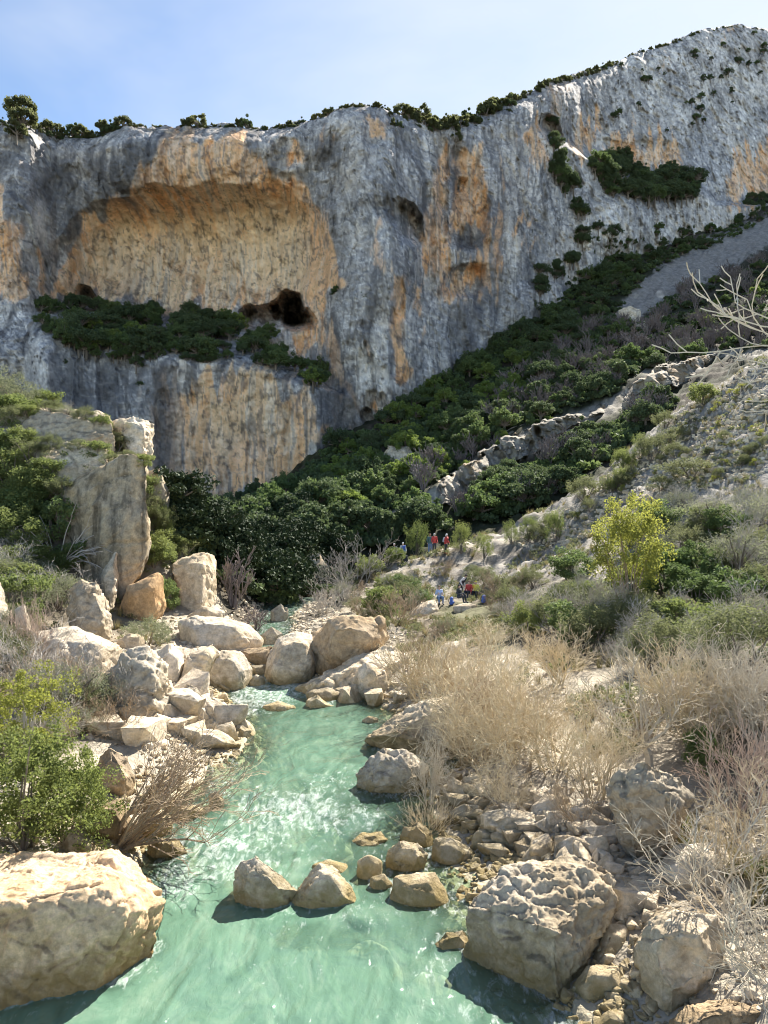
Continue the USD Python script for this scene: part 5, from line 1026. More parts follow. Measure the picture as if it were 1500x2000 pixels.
GREEN = [
 ('fresh', 'bright leafy bush filling the lower left edge above the orange-topped boulder', 45, 1660, 17.6, 3.0, 1.0),
 ('fresh', 'leafy bush hanging over the dark brown boulder on the left bank', 125, 1650, 18.6, 2.6, .9),
 ('freshyellow', 'yellowish leafy bush at the left edge above the bright leafy one', 60, 1500, 21, 2.8, 1.0),
 ('scrub', 'grey-green scrub behind the yellowish leafy bush', 130, 1400, 23.5, 2.2, 1.2),
 ('scrub', 'thin grey-green scrub above the leaning bare bush', 210, 1400, 25, 1.8, 1.2),
 ('silver', 'silvery bush between the orange undercut boulder and the flat boulder at the bend', 290, 1262, 41, 2.0, 1.3),
 ('silver', 'silver-grey tree top at the upper left edge', 22, 800, 58, 3.6, 1.0),
 ('box0', 'bright green bush below the silver-grey tree top', 25, 830, 55, 2.6, 1.3),
 ('box1', 'green bush on the left slope beside the half buried block', 60, 1000, 49.5, 3.4, 1.0),
 ('box1', 'large green bush at the left edge under the grey shelf', 20, 950, 51, 3.2, 1.1),
 ('box2', 'green bush against the left side of the tall pillar', 140, 960, 49, 2.8, 1.0),
 ('olive0', 'olive scrub on the shoulder above the tall pillar', 225, 890, 51, 1.7, 1.5),
 ('olive1', 'pale scrub on top of the left rock mass behind the white-capped rock', 190, 835, 54, 1.6, 1.6),
 ('box0', 'yellow-green scrub at the brink right above the tall pillar', 275, 895, 51.5, 1.7, 1.5),
 ('olive0', 'scrub spilling over the grey shelf at the top left', 110, 830, 56, 1.7, 1.6),
 ('olive1', 'scrub between the grey shelf and the half buried block', 80, 870, 55, 1.5, 1.6),
 ('box1', 'green scrub on the shaded flank left of the pillar', 40, 1080, 45, 2.6, 1.2),
 ('scrub', 'grey scrub at the left edge above the white rocks', 15, 1150, 39, 2.4, 1.3),
 ('silver', 'grey-green scrub at the foot of the pointed rock', 100, 1180, 40, 2.2, 1.3),
 ('glossy1', 'dark ivy-like bush in the hollow left of the pillar', 110, 1060, 46.5, 3.2, 1.0),
 ('olive0', 'small olive bush growing on the face foot of the pillar', 205, 1100, 44.5, 1.6, .9),
 ('box0', 'light green scrub just right of the pillar foot', 300, 1110, 48.5, 2.0, 1.0),
 ('olive1', 'light scrub running down right of the pillar', 310, 1040, 50, 2.2, 1.0),
 ('box2', 'light green scrub above the tall block', 345, 1085, 50.5, 1.6, 1.2),
 ('glossy0', 'dark green creeper between the orange boulder and the tall block', 330, 1195, 45.8, 2.2, .6),
 ('olive0', 'dry olive scrub under the white tilted slab', 25, 1290, 31, 1.7, 1.4),
 ('box1', 'small bright bush on the shoulder right of the pillar top', 322, 960, 50.8, 1.5, 1.0),
 ('box2', 'fresh green bush left of the half buried block', 35, 1010, 47.5, 2.6, 1.0),
 # right bank
 ('yellow', 'tall yellow-green flowering tree-like shrub on the right slope', 1232, 1110, 37, 6.3, .85),
 ('scrub', 'grey scrub hiding the foot of the yellow-green shrub', 1222, 1135, 36, 2.3, 1.2),
 ('olive1', 'olive bush at the right foot of the yellow-green shrub', 1262, 1130, 36, 2.0, 1.1),
 ('scrub', 'grey twiggy scrub left under the yellow-green shrub', 1165, 1130, 38, 2.6, 1.2),
 ('glossy0', 'dark glossy green bush right of the yellow-green shrub', 1300, 1170, 35.5, 2.6, 1.1),
 ('glossy1', 'dark glossy green bush above the brown rock face', 1370, 1150, 35.5, 2.4, 1.2),
 ('box0', 'green bush at the foot of the yellow-green shrub', 1230, 1180, 35, 2.2, 1.2),
 ('olive1', 'olive bush left of the brown rock face', 1240, 1250, 33.5, 2.2, 1.2),
 ('olive0', 'olive bush on the slope above the dry thicket', 1150, 1270, 34, 2.3, 1.2),
 ('olive0', 'dense olive bush right of the path below the hillside slabs', 1080, 1240, 38.5, 2.2, 1.3),
 ('box2', 'light yellow-green bush behind the tallest tan shrub', 1030, 1240, 38, 1.8, 1.1),
 ('scrub', 'grey scrub above the small bent tree', 1260, 1310, 30, 2.0, 1.3),
 ('box1', 'green bush on the slope above the pale budding shrub', 1400, 1260, 30, 2.0, 1.2),
 ('scrub', 'grey-green scrub at the right edge in the middle of the slope', 1480, 1250, 30, 2.4, 1.3),
 ('scrub', 'big pale grey scrub right of the dark glossy bushes', 1440, 1130, 38, 3.2, 1.2),
 ('scrub', 'grey scrub on the bare hillside above the dark glossy bushes', 1390, 1040, 46, 2.8, 1.5),
 ('scrub', 'grey scrub at the right edge of the bare hillside', 1480, 1040, 44, 2.8, 1.4),
 ('glossy1', 'leafy bright-leaved sapling beside the reddish leafless shrub', 1378, 1500, 19.2, 1.2, .8),
 ('box0', 'round bright green bush on the bank above the overhanging boulder', 745, 1205, 54, 2.7, 1.1),
 ('glossy0', 'dark green bush under the trail hump', 795, 1170, 57, 1.9, 1.4),
 ('juniper0', 'upright juniper behind the hikers on the crest', 812, 1085, 68.5, 2.6, 1.1),
 ('juniper1', 'grey-green juniper right of the hiker in the red jacket', 900, 1080, 69.5, 2.4, 1.0),
 ('juniper0', 'greenish bush on the path bend right of the hikers', 945, 1092, 66, 1.9, 1.1),
 ('box1', 'bright bush left of the white-hooded hiker', 772, 1092, 66.5, 1.6, 1.2),
 ('box2', 'pale green bush at the left end of the crest', 722, 1125, 63, 1.9, 1.3),
 ('olive0', 'wide olive bush above the seated hikers', 940, 1148, 60, 1.9, 1.6),
 ('olive1', 'wide olive bush on the bank right of the seated hikers', 1000, 1165, 58.5, 2.0, 1.5),
 ('olive0', 'olive bush at the right end of the bank under the path', 1040, 1150, 57, 1.8, 1.4),
 ('glossy1', 'green bush at the foot of the bank left of the seated hikers', 820, 1190, 55, 1.6, 1.1),
 ('silver', 'young grey-green pine-like bush in front of the seated hikers', 872, 1236, 47, 1.2, 1.1),
 ('juniper1', 'olive juniper on the pale ridge under the yellow-green shrub top', 1085, 1060, 65, 2.4, 1.0),
 ('olive1', 'olive bush on the ridge left of the olive juniper', 1045, 1060, 66, 1.9, 1.3),
 ('juniper0', 'upright olive bush low on the pale ridge', 1000, 1065, 67, 1.9, 1.1),
 ('olive0', 'large olive bush halfway up the pale ridge', 1140, 980, 70, 2.6, 1.2),
 ('olive1', 'large olive bush high on the pale ridge under the crest', 1275, 900, 70, 2.8, 1.2),
 ('olive0', 'olive bush right at the crest line high on the ridge', 1298, 838, 73, 1.9, 1.3),
 ('box1', 'dark green round bush on the crest near the right edge', 1372, 790, 72.5, 2.4, 1.3),
 ('olive0', 'low green mat of shrubs across the pale hillside', 1350, 935, 60, 1.8, 2.6),
 ('olive1', 'low green shrub on the hillside left of the green mat', 1300, 960, 60, 1.6, 1.8),
]
for key, label, px, py, d, h, w in GREEN:
    plant(key, 'green_shrub', label, 'shrub', px, py, d, h, None, w)

def inside(poly, n, seed):
    """n columns and rows spread over a region."""
    from shapely.geometry import Polygon, Point
    rg = random.Random(seed); pg = Polygon(poly); x0, y0, x1, y1 = pg.bounds; out = []
    while len(out) < n:
        q = (rg.uniform(x0, x1), rg.uniform(y0, y1))
        if pg.contains(Point(q)): out.append(q)
    return np.array(out)

HILL = [(1340, 810), (1500, 710), (1500, 900), (1420, 960), (1330, 900), (1240, 960), (1150, 1030), (1000, 1060), (1130, 985), (1240, 890)]
for k, (u, v) in enumerate(inside(HILL, 46, 3)):
    d = meet(u, v, near=40)[0]
    if np.isnan(d) or d > 78: continue
    copy('tuft' if k % 3 else 'olive0', 'hillside_tuft', 'small yellow-green tuft scattered on the pale hillside slabs', 'shrub', P(u, v, d) - [0, 0, .03], rnd.uniform(0, 6.3), rnd.uniform(.5, 1.1), 'tufts on the pale hillside')

SCRUB = [([(760, 1400), (800, 1240), (950, 1220), (1080, 1290), (1330, 1330), (1480, 1400), (1450, 1560), (1330, 1480), (1200, 1560), (1060, 1540), (930, 1500), (850, 1440)], 9, 'tan leafless shrub of the dry thicket on the right bank', 'leafless shrubs of the dry thicket', ('tandome0', 'tandome1', 'dome0', 'greydome'), 2.0),
         ([(1060, 1150), (1200, 1040), (1330, 960), (1500, 930), (1500, 1320), (1300, 1330), (1080, 1290)], 52, '', 'scrub on the slope above the dry thicket', ('olive0', 'olive1', 'scrub', 'scrub', 'box0', 'glossy0', 'greydome'), 1.9),
         ([(640, 1190), (720, 1110), (790, 1100), (870, 1120), (1050, 1150), (1060, 1220), (900, 1240), (760, 1230)], 44, 'mixed scrub on the hump below the hikers', 'scrub on the hump below the hikers', ('olive0', 'box1', 'scrub', 'greydome', 'dome0', 'olive1'), 1.7),
         ([(0, 800), (130, 790), (300, 830), (290, 890), (130, 900), (20, 900)], 26, 'yellow-green scrub on the top of the left bank', 'scrub on top of the left bank', ('olive0', 'olive1', 'box0', 'scrub', 'juniper0'), 1.7),
         ([(0, 900), (120, 920), (90, 1080), (140, 1120), (120, 1220), (0, 1230)], 30, 'green and grey scrub on the steep left bank', 'scrub on the steep left bank', ('box0', 'box1', 'olive0', 'scrub', 'glossy0', 'silver'), 2.1),
         ([(285, 960), (320, 950), (420, 1080), (340, 1120), (290, 1090)], 16, 'light green scrub on the flank right of the pillar', 'scrub on the flank right of the pillar', ('box0', 'olive1', 'box2'), 1.5),
         ([(0, 1290), (160, 1330), (240, 1400), (180, 1500), (0, 1480)], 18, 'dry grey and brown scrub at the left edge', 'dry scrub at the left edge', ('scrub', 'dome1', 'greydome', 'olive0'), 1.4),
         ([(1000, 1065), (1140, 985), (1260, 880), (1340, 810), (1320, 900), (1180, 1000), (1060, 1085)], 18, 'olive shrub on the pale stepped ridge', 'shrubs on the pale stepped ridge', ('olive0', 'olive1', 'juniper1'), 1.6)]
for k_, (poly, n, label, group, kinds, h) in enumerate(SCRUB):
    q = inside(poly, n, 60 + k_); d = meet(q[:, 0], q[:, 1], near=20)
    for (u, v), dd in zip(q, d):
        if np.isnan(dd) or dd > 80 or (835 < u < 965 and 1135 < v < 1235) or (755 < u < 885 and v < 1120): continue
        s = h * rnd.uniform(.65, 1.3)
        kd = kinds[rnd.randrange(len(kinds))]
        copy(kd, 'scrub_bush', LOOK[kd] + ' bush in the ' + group, 'shrub', P(u, v, dd) - [0, 0, .05], rnd.uniform(0, 6.3), (s * 1.25, s * 1.25, s), group)

for k_, (px, py, d, hh, key) in enumerate([(20, 822, 53, 1.5, 'olive0'), (55, 812, 54, 1.3, 'box0'), (95, 806, 54, 1.4, 'olive1'), (130, 812, 53.6, 1.2, 'scrub'), (165, 822, 53, 1.4, 'olive0'), (200, 830, 53, 1.1, 'box2'), (40, 865, 50.8, 1.6, 'box1'), (100, 878, 50, 1.5, 'olive1'), (150, 880, 50, 1.2, 'olive0'), (190, 890, 49.8, 1.5, 'box0'),
                                        (215, 905, 48.6, 1.1, 'olive1'), (15, 880, 50.5, 1.9, 'box2'), (90, 930, 47.8, 1.7, 'box0'), (120, 965, 46.9, 1.5, 'olive0'), (250, 895, 47, .9, 'olive0'), (282, 905, 47, 1.0, 'box0'), (60, 900, 49.2, 1.9, 'olive1'), (70, 960, 47.6, 2.2, 'box1'), (240, 835, 53.6, 1.0, 'scrub'), (180, 925, 48.2, 1.0, 'scrub')]):
    copy(key, 'ledge_scrub', 'yellow-green scrub rooted on the ledges of the left rock mass', 'shrub', P(px, py, d) - [0, 0, .25], rnd.uniform(0, 6.3), (hh * 1.35, hh * 1.35, hh), 'scrub on the ledges of the left rock mass')

def off_band(q):
    mid = lerp(q[:, 0], [(760, 1005), (800, 995), (880, 948), (960, 893), (1020, 862), (1100, 826), (1200, 784), (1280, 738), (1340, 716), (1400, 690)])
    half = lerp(q[:, 0], [(760, 0), (820, 18), (900, 20), (1000, 36), (1060, 22), (1130, 10), (1200, 14), (1270, 36), (1330, 30), (1400, 0)])
    return q[(q[:, 1] < mid - half - 4) | (q[:, 1] > mid + half + 16)]
def wood(points, kinds, name, label, cat, group, size, near=84.0, on='ground', sink=0.2, spread=0.45):
    if on == 'ground':
        kept = off_band(points); points = np.vstack([kept, points[~np.isin(points[:, 0], kept[:, 0])][::2]])
    d = meet(points[:, 0], points[:, 1], near=near) if on == 'ground' else cliff_depth(points[:, 0].copy(), points[:, 1].copy(), False)
    n = 0
    for (u, v), dd in zip(points, d):
        if np.isnan(dd): continue
        q = P(u, v, dd) + ([0, 0.5, -sink] if on == 'ground' else [0, -1.2, -sink])
        s = size * rnd.uniform(1 - spread, 1 + spread)
        kd = kinds[rnd.randrange(len(kinds))]
        copy(kd, name, LOOK[kd] + ' ' + label, cat, q, rnd.uniform(0, 6.3), (s * rnd.uniform(.9, 1.2), s * rnd.uniform(.9, 1.2), s), group); n += 1
    return n
OAK = ['oak0', 'oak1', 'oak2', 'oak3', 'oak4', 'oak5', 'mid0']
SLOPE = [(600, 1200), (480, 1190), (350, 1130), (330, 1000), (400, 1000), (560, 960), (640, 890), (720, 840), (880, 715), (1040, 600), (1150, 500), (1200, 520), (1260, 560), (1180, 640), (1240, 690), (1380, 690), (1340, 720), (1180, 780), (1040, 850), (900, 930), (800, 990), (850, 1030), (950, 1020), (760, 1060), (680, 1100)]
SCRUBBY = [(1000, 760), (1080, 680), (1180, 620), (1240, 640), (1330, 570), (1420, 540), (1500, 500), (1500, 680), (1420, 690), (1340, 715), (1200, 770), (1060, 840), (930, 910), (850, 960), (800, 960), (880, 880)]
GULLY = [(880, 1010), (1000, 930), (1120, 865), (1250, 810), (1330, 770), (1310, 800), (1210, 880), (1100, 970), (960, 1025)]
FOOT = [(880, 705), (960, 640), (1040, 580), (1120, 510), (1170, 490), (1250, 470), (1360, 430), (1400, 400), (1500, 385), (1500, 430), (1420, 470), (1300, 520), (1240, 560), (1140, 610), (1040, 680), (900, 740)]
DEEP = [(330, 1100), (340, 1000), (440, 1000), (600, 1000), (680, 1000), (700, 1080), (640, 1160), (560, 1190), (470, 1180), (420, 1120)]
wood(inside(DEEP, 140, 10), ['shadeoak0', 'shadeoak1', 'shadeoak2'], 'gorge_tree', 'evergreen with the shade of the gorge put into its leaf colour, behind the bend', 'tree', 'trees in the dark gorge', 1.83, near=53.0)
wood(inside(SLOPE, 280, 11), OAK + ['mid1'], 'evergreen_oak', 'oak in the shaded woods of the far slope', 'tree', 'evergreen oaks on the far slope', 2.07)
wood(np.vstack([inside(FOOT, 110, 12), inside(GULLY, 34, 13)]), OAK + ['mid1'], 'evergreen_bush', 'evergreen bush along the cliff foot and in the gully', 'shrub', 'evergreens along the cliff foot', 1.83)
wood(inside([(640, 1060), (640, 900), (740, 850), (880, 740), (1020, 680), (1080, 700), (1000, 800), (880, 900), (780, 990)], 85, 14), ['light0', 'light1', 'mid0', 'mid1'], 'green_tree', 'tree among the dark oaks of the far slope', 'tree', 'lighter trees on the far slope', 1.95)
wood(np.vstack([inside(SCRUBBY, 170, 15), inside(GULLY, 26, 25)]), ['farbare0', 'farbare1'], 'leafless_bush', 'bush on the upper part of the far slope', 'shrub', 'leafless bushes on the far slope', 3.2, sink=0.0)
wood(inside(SCRUBBY, 90, 16), ['mid0', 'oak1', 'light1'], 'slope_bush', 'low bush among leafless ones on the far slope', 'shrub', 'low bushes on the far slope', 1.2)
LEDGE = [(85, 610), (150, 592), (250, 600), (330, 612), (420, 622), (470, 645), (540, 672), (600, 708), (645, 745), (640, 765), (570, 745), (500, 726), (400, 716), (300, 712), (200, 700), (120, 672), (82, 640)]
wood(inside(LEDGE, 190, 17), OAK + ['mid1', 'mid0', 'mid1', 'light0'], 'ledge_tree', 'tree in the wood on the ledge under the great overhang', 'tree', 'trees on the ledge under the overhang', 1.83, on='cliff', sink=0.6)
UPL = [(1150, 325), (1200, 320), (1250, 338), (1330, 345), (1365, 365), (1350, 395), (1280, 408), (1200, 395), (1160, 360)]
wood(inside(UPL, 95, 18), OAK, 'upper_ledge_tree', 'tree in the wood on the upper right ledge of the cliff', 'tree', 'trees on the upper right ledge', 2.44, on='cliff', sink=0.6)
GUL = [(1065, 262), (1085, 240), (1085, 280), (1100, 300), (1095, 340), (1120, 370), (1135, 420), (1160, 430), (1130, 435), (1105, 390), (1070, 350), (1080, 310)]
wood(inside(GUL, 34, 19), OAK, 'cleft_bush', 'bush in the cleft between the two cliff walls', 'shrub', 'bushes in the cleft of the cliff', 1.7, on='cliff', sink=0.3)
wood(np.vstack([inside([(1120, 470), (1190, 450), (1200, 500), (1120, 500)], 12, 20), inside([(1040, 540), (1120, 500), (1130, 520), (1050, 590)], 16, 21)]), OAK, 'foot_bush', 'bush on the broken rock at the foot of the right wall', 'shrub', 'bushes on the broken rock', 1.6, on='cliff', sink=0.3)
FACE = np.vstack([[(655, 578), (720, 605), (735, 610), (715, 595), (1205, 228), (1245, 212), (1195, 235), (1355, 118), (1410, 92), (1350, 248), (1385, 160), (1460, 132), (1475, 128), (1440, 100), (1490, 95), (1470, 70), (1488, 108), (1300, 260), (130, 720), (270, 720), (280, 755), (660, 575)], inside([(1150, 470), (1350, 440), (1340, 480), (1200, 505)], 16, 22), inside([(1200, 130), (1480, 90), (1490, 240), (1250, 250)], 26, 23)])
wood(FACE, ['oak0', 'mid1', 'oak2'], 'cliff_bush', 'bush clinging to the cliff face', 'shrub', 'bushes clinging to the cliff', 1.25, on='cliff', sink=0.5)
# along the rim
rim = [(35, 228, 6.2), (40, 250, 5.4), (30, 265, 4.0), (98, 236, 4.0), (118, 266, 3.2), (140, 236, 4.2), (158, 238, 4.0), (200, 238, 4.6), (218, 240, 3.6), (237, 240, 4.0), (205, 256, 3.6), (178, 250, 3.0), (275, 238, 1.4), (362, 242, 3.6), (385, 240, 4.2), (350, 244, 1.6), (420, 244, 1.5), (450, 240, 2.0), (480, 246, 4.0), (465, 248, 3.2), (515, 250, 2.2), (540, 246, 2.0), (565, 244, 2.4), (590, 240, 2.4), (610, 232, 2.2), (640, 224, 2.4), (665, 218, 2.0), (690, 210, 1.8), (710, 208, 1.5)]
rg_ = random.Random(8)
for u in np.arange(770, 1010, 5.5): rim.append((u + rg_.uniform(-4, 4), lerp(u, TOP) + rg_.uniform(-2, 26), rg_.choice((1.6, 2.4, 3.2, 4.0, 4.6))))
for u in np.arange(1000, 1500, 5): rim.append((u + rg_.uniform(-4, 4), lerp(u, TOP) + rg_.uniform(2, 5), rg_.uniform(1.0, 2.6) * (1.3 if u < 1200 else 1.0)))
for u in np.arange(5, 770, 7.5): rim.append((u + rg_.uniform(-5, 5), lerp(u, TOP) + rg_.uniform(0, 9), rg_.uniform(1.0, 2.3)))
for u, v, h in rim + [(885, 262, 3.6), (890, 280, 3.6), (950, 215, 3.6), (965, 225, 3.6), (975, 245, 2.6), (840, 255, 2.2)]:
    v = max(v, float(lerp(u, TOP)) + 4)
    dd = float(cliff_depth(np.array([float(u)]), np.array([float(v)]), False)[0])
    kd = rg_.choice(('rim0', 'rim1', 'rim0', 'rimtall', 'oak0'))
    copy(kd, 'rim_tree', LOOK[kd].replace('small ', '') + ' small tree on the skyline rim of the cliff', 'tree', P(u, v, dd) + [0, .6, -.6], rg_.uniform(0, 6.3), h * .55, 'trees along the rim of the cliff')

# ---------------------------------------------------------------- ground cover that nobody could count
def scatter(name, label, keys, pts, scales, kind='stuff'):
    pi = UsdGeom.PointInstancer.Define(stage, '/World/' + name)
    tg = pi.CreatePrototypesRel()
    for k, b in enumerate(keys):
        pr = UsdGeom.Xform.Define(stage, '/World/%s/kind_%03d' % (name, k)).GetPrim(); b(pr); tg.AddTarget(pr.GetPath())
    rg = np.random.default_rng(77)
    n = len(pts); a = rg.uniform(0, math.pi, n)
    pi.CreateProtoIndicesAttr(Vt.IntArray.FromNumpy(rg.integers(0, len(keys), n).astype(np.int32)))
    pi.CreatePositionsAttr(Vt.Vec3fArray.FromNumpy(np.asarray(pts, np.float32)))
    pi.CreateOrientationsAttr(Vt.QuathArray([Gf.Quath(float(math.cos(t)), 0, 0, float(math.sin(t))) for t in a]))
    pi.CreateScalesAttr(Vt.Vec3fArray.FromNumpy(np.repeat(np.asarray(scales, np.float32)[:, None], 3, 1)))
    tag(pi.GetPrim(), label, None, None, kind)
def low_clump(seed, mat, n=160, size=.3):
    def b(p):
        rng = np.random.default_rng(seed); pts, c = crown_points(rng, n, 9, .8, .45, .3, .4, .3, .1)
        part('leaves', leaf_cards(rng, pts, size, aspect=.8), mat, p)
    return b
uv = np.vstack([inside(SLOPE, 1500, 31), inside(SCRUBBY, 500, 32), inside(FOOT, 350, 33), inside(GULLY, 350, 34), inside(DEEP, 300, 35)])
dd = meet(uv[:, 0], uv[:, 1], near=84.0); dd[-300:] = meet(uv[-300:, 0], uv[-300:, 1], near=53.0); dd[~np.isin(uv[:, 1], off_band(uv)[:, 1])] = np.nan; ok = ~np.isnan(dd)
q = np.array([P(u, v, d) for (u, v), d in zip(uv[ok], dd[ok])]); rg = np.random.default_rng(3)
scatter('undergrowth', 'dark low undergrowth covering the floor of the far woods', [low_clump(1, 'oak_leaf'), low_clump(2, 'deep_leaf'), low_clump(3, 'oak_leaf', 120, .4)], q, rg.uniform(.8, 2.0, len(q)))
def grass_tuft(seed, n=26):
    def b(p):
        rng = np.random.default_rng(seed); a = rng.uniform(0, 6.28, n); t = rng.uniform(.1, .8, n); h = rng.uniform(.5, 1, n)
        base = np.stack([.2 * np.cos(a) * rng.random(n), .2 * np.sin(a) * rng.random(n), np.zeros(n)], 1)
        tip = base + np.stack([np.cos(a) * np.sin(t), np.sin(a) * np.sin(t), np.cos(t)], 1) * h[:, None]
        s = np.stack([-np.sin(a), np.cos(a), a * 0], 1) * .03
        v = np.stack([base - s, base + s, tip], 1).reshape(-1, 3); f = np.arange(3 * n).reshape(-1, 3)
        part('blades', (v, f), 'dry_grass', p)
    return b
gx, gy = [], []
rg = np.random.default_rng(9)
X_ = rg.uniform(-34, 40, 26000); Y_ = np.exp(rg.uniform(math.log(13), math.log(76), 26000))
l_, r_ = lerp(Y_, BANK_L), lerp(Y_, BANK_R); out_ = np.maximum(l_ - X_, X_ - r_)
dens = fbm(np.stack([X_ * .25, Y_ * .25, X_ * 0], -1), 8, 3)
ok = (out_ > 4.0) & (np.abs(X_) < .62 * Y_ + 3) & (dens > -0.05)
X_, Y_ = X_[ok][:5200], Y_[ok][:5200]
scatter('dry_grass', 'dry grass and low herbs on the river banks', [grass_tuft(1), grass_tuft(2), low_clump(4, 'olive_leaf', 90, .16)], np.stack([X_, Y_, gz(X_, Y_) - .02], 1), rg.uniform(.25, .7, len(X_)))

# ---------------------------------------------------------------- loose stones of the banks
def stone(seed):
    rng = np.random.default_rng(seed); pts = rng.normal(0, 1, (11, 3)); pts /= np.linalg.norm(pts, axis=1, keepdims=True); pts *= [.55, .45, .34] * rng.uniform(.8, 1.1, (11, 1))
    return rock_mesh(pts, 'crag', seed, 0.09, .22, sink=0.05)
STONES = [stone(900 + k) for k in range(6)]
for k in range(6): proto('stone%d' % k, lambda p, k=k: part('stone_body', STONES[k], ('limestone', 'pale_limestone', 'limestone', 'pale_limestone', 'grey_limestone', 'limestone')[k], p, smooth=True))
def block(seed):
    rng = np.random.default_rng(seed); pts = rng.uniform(-1, 1, (12, 3)); pts /= np.abs(pts).max(1, keepdims=True) ** .7; pts *= [.55, .48, .38]
    return rock_mesh(pts, 'crag', seed, 0.05, .06, sink=0.1)
for k in range(5): proto('block%d' % k, lambda p, k=k: part('stone_body', block(960 + k), ('limestone', 'pale_limestone', 'limestone', 'pale_limestone', 'limestone')[k], p, smooth=True))
rs = np.random.default_rng(21)
BARS = [([(870, 1540), (1000, 1530), (1200, 1610), (1210, 1680), (1000, 1690), (930, 1650)], 170, (.2, .95)), ([(1180, 1690), (1300, 1690), (1290, 1800), (1230, 1830), (1200, 1760)], 40, (.18, .65)), ([(1200, 1860), (1260, 1880), (1300, 1990), (1180, 1990)], 22, (.15, .4)),
        ([(330, 1590), (420, 1560), (440, 1590), (340, 1625)], 14, (.2, .5)), ([(340, 1350), (440, 1350), (500, 1420), (480, 1450), (340, 1440)], 40, (.25, .9)), ([(130, 1330), (180, 1320), (200, 1430), (120, 1440)], 14, (.3, .8)),
        ([(640, 1330), (760, 1300), (780, 1390), (700, 1400)], 26, (.3, .8)), ([(840, 1490), (960, 1500), (960, 1560), (850, 1550)], 24, (.25, .7)), ([(300, 1230), (520, 1270), (500, 1320), (320, 1300)], 18, (.5, 1.2)), ([(120, 1640), (280, 1640), (280, 1690), (100, 1680)], 18, (.2, .5))]
PILES = [([(320, 1345), (430, 1345), (480, 1420), (470, 1450), (330, 1450)], 16, (.7, 1.9), 'pale boulder of the heap on the left bank below the upper rapid', 'boulders heaped on the left bank'),
         ([(150, 1350), (300, 1410), (330, 1440), (250, 1470), (170, 1440)], 9, (.7, 1.6), 'pale boulder among the brown scrub behind the left bare bush', 'boulders behind the left bare bush'),
         ([(850, 1530), (1000, 1540), (1160, 1590), (1170, 1680), (1090, 1650), (930, 1660), (880, 1620)], 20, (.45, 1.0), 'cream angular boulder packed along the right waterline', 'boulders packed along the right waterline'),
         ([(1200, 1700), (1260, 1700), (1280, 1790), (1230, 1830)], 6, (.4, .7), 'cream block between the two big boulders of the lower right', 'blocks between the big boulders'),
         ([(640, 1340), (760, 1290), (790, 1370), (720, 1400), (680, 1390)], 9, (.6, 1.4), 'pale boulder on the right shore of the far pool', 'boulders on the right shore of the far pool'),
         ([(440, 1250), (520, 1280), (480, 1310), (420, 1290)], 5, (.8, 1.6), 'pale boulder wedged in the heap at the river bend', 'boulders wedged at the river bend')]
for k_, (poly, n, (s0, s1), label, group) in enumerate(PILES):
    q = inside(poly, n, 140 + k_); d = meet(q[:, 0], q[:, 1], near=9, wet=True)
    for (u, v), dd in zip(q, d):
        if np.isnan(dd) or dd > 60: continue
        s = s0 + (s1 - s0) * rs.random() ** 1.6
        copy('block%d' % rs.integers(0, 5), 'piled_boulder', label, 'boulder', P(u, v, dd) + [0, .2 * s, .12 * s], rs.uniform(0, 6.3), s * rs.uniform(.85, 1.15, 3), group)
n_ = 0
for poly, n, (s0, s1) in BARS:
    q = inside(poly, n, 40 + n_); d = meet(q[:, 0], q[:, 1], near=9)
    for (u, v), dd in zip(q, d):
        if np.isnan(dd) or dd > 60 or n_ >= 298: continue
        s = s0 + (s1 - s0) * rs.random() ** 2.2
        copy('stone%d' % rs.integers(0, 6), 'loose_stone', 'small loose pale stone among many on the river bank', 'stone', P(u, v, dd) + [0, 0, .1 * s], rs.uniform(0, 6.3), s * rs.uniform(.8, 1.2, 3), 'loose stones on the river banks'); n_ += 1
X_ = rs.uniform(-14, 26, 60000); Y_ = np.exp(rs.uniform(math.log(10), math.log(62), 60000))
l_, r_ = lerp(Y_, BANK_L), lerp(Y_, BANK_R); out_ = np.maximum(l_ - X_, X_ - r_)
dn = fbm(np.stack([X_ * .3, Y_ * .3, X_ * 0], -1), 18, 3)
ok = (out_ > -1.2) & (out_ < 5 + 8 * dn) & (np.abs(X_) < .56 * Y_) & (rs.random(60000) < np.where(out_ < 2.5, 1, .35))
X_, Y_ = X_[ok][:9000], Y_[ok][:9000]
scatter('gravel', 'pale gravel and small cobbles along the river', [lambda p, k=k: part('cobble', STONES[k], 'pale_limestone' if k % 2 else 'limestone', p, smooth=True) for k in range(4)], np.stack([X_, Y_, gz(X_, Y_) + .01], 1), .06 + .26 * rs.random(len(X_)) ** 3 + .003 * Y_)

hs = inside([(1060, 1085), (1000, 1060), (1130, 985), (1240, 885), (1340, 800), (1500, 700), (1500, 930), (1330, 960), (1200, 1040)], 2600, 91); hd_ = meet(hs[:, 0], hs[:, 1], near=40)
ok = np.isfinite(hd_) & (hd_ < 78); q = np.array([P(u, v, d_) for (u, v), d_ in zip(hs[ok], hd_[ok])])
scatter('scree_stones', 'loose pale stones strewn over the pale stepped hillside', [lambda p, k=k: part('cobble', STONES[k], 'grey_limestone' if k % 2 else 'limestone', p, smooth=True) for k in range(3)], q, .15 + .7 * rs.random(len(q)) ** 3)
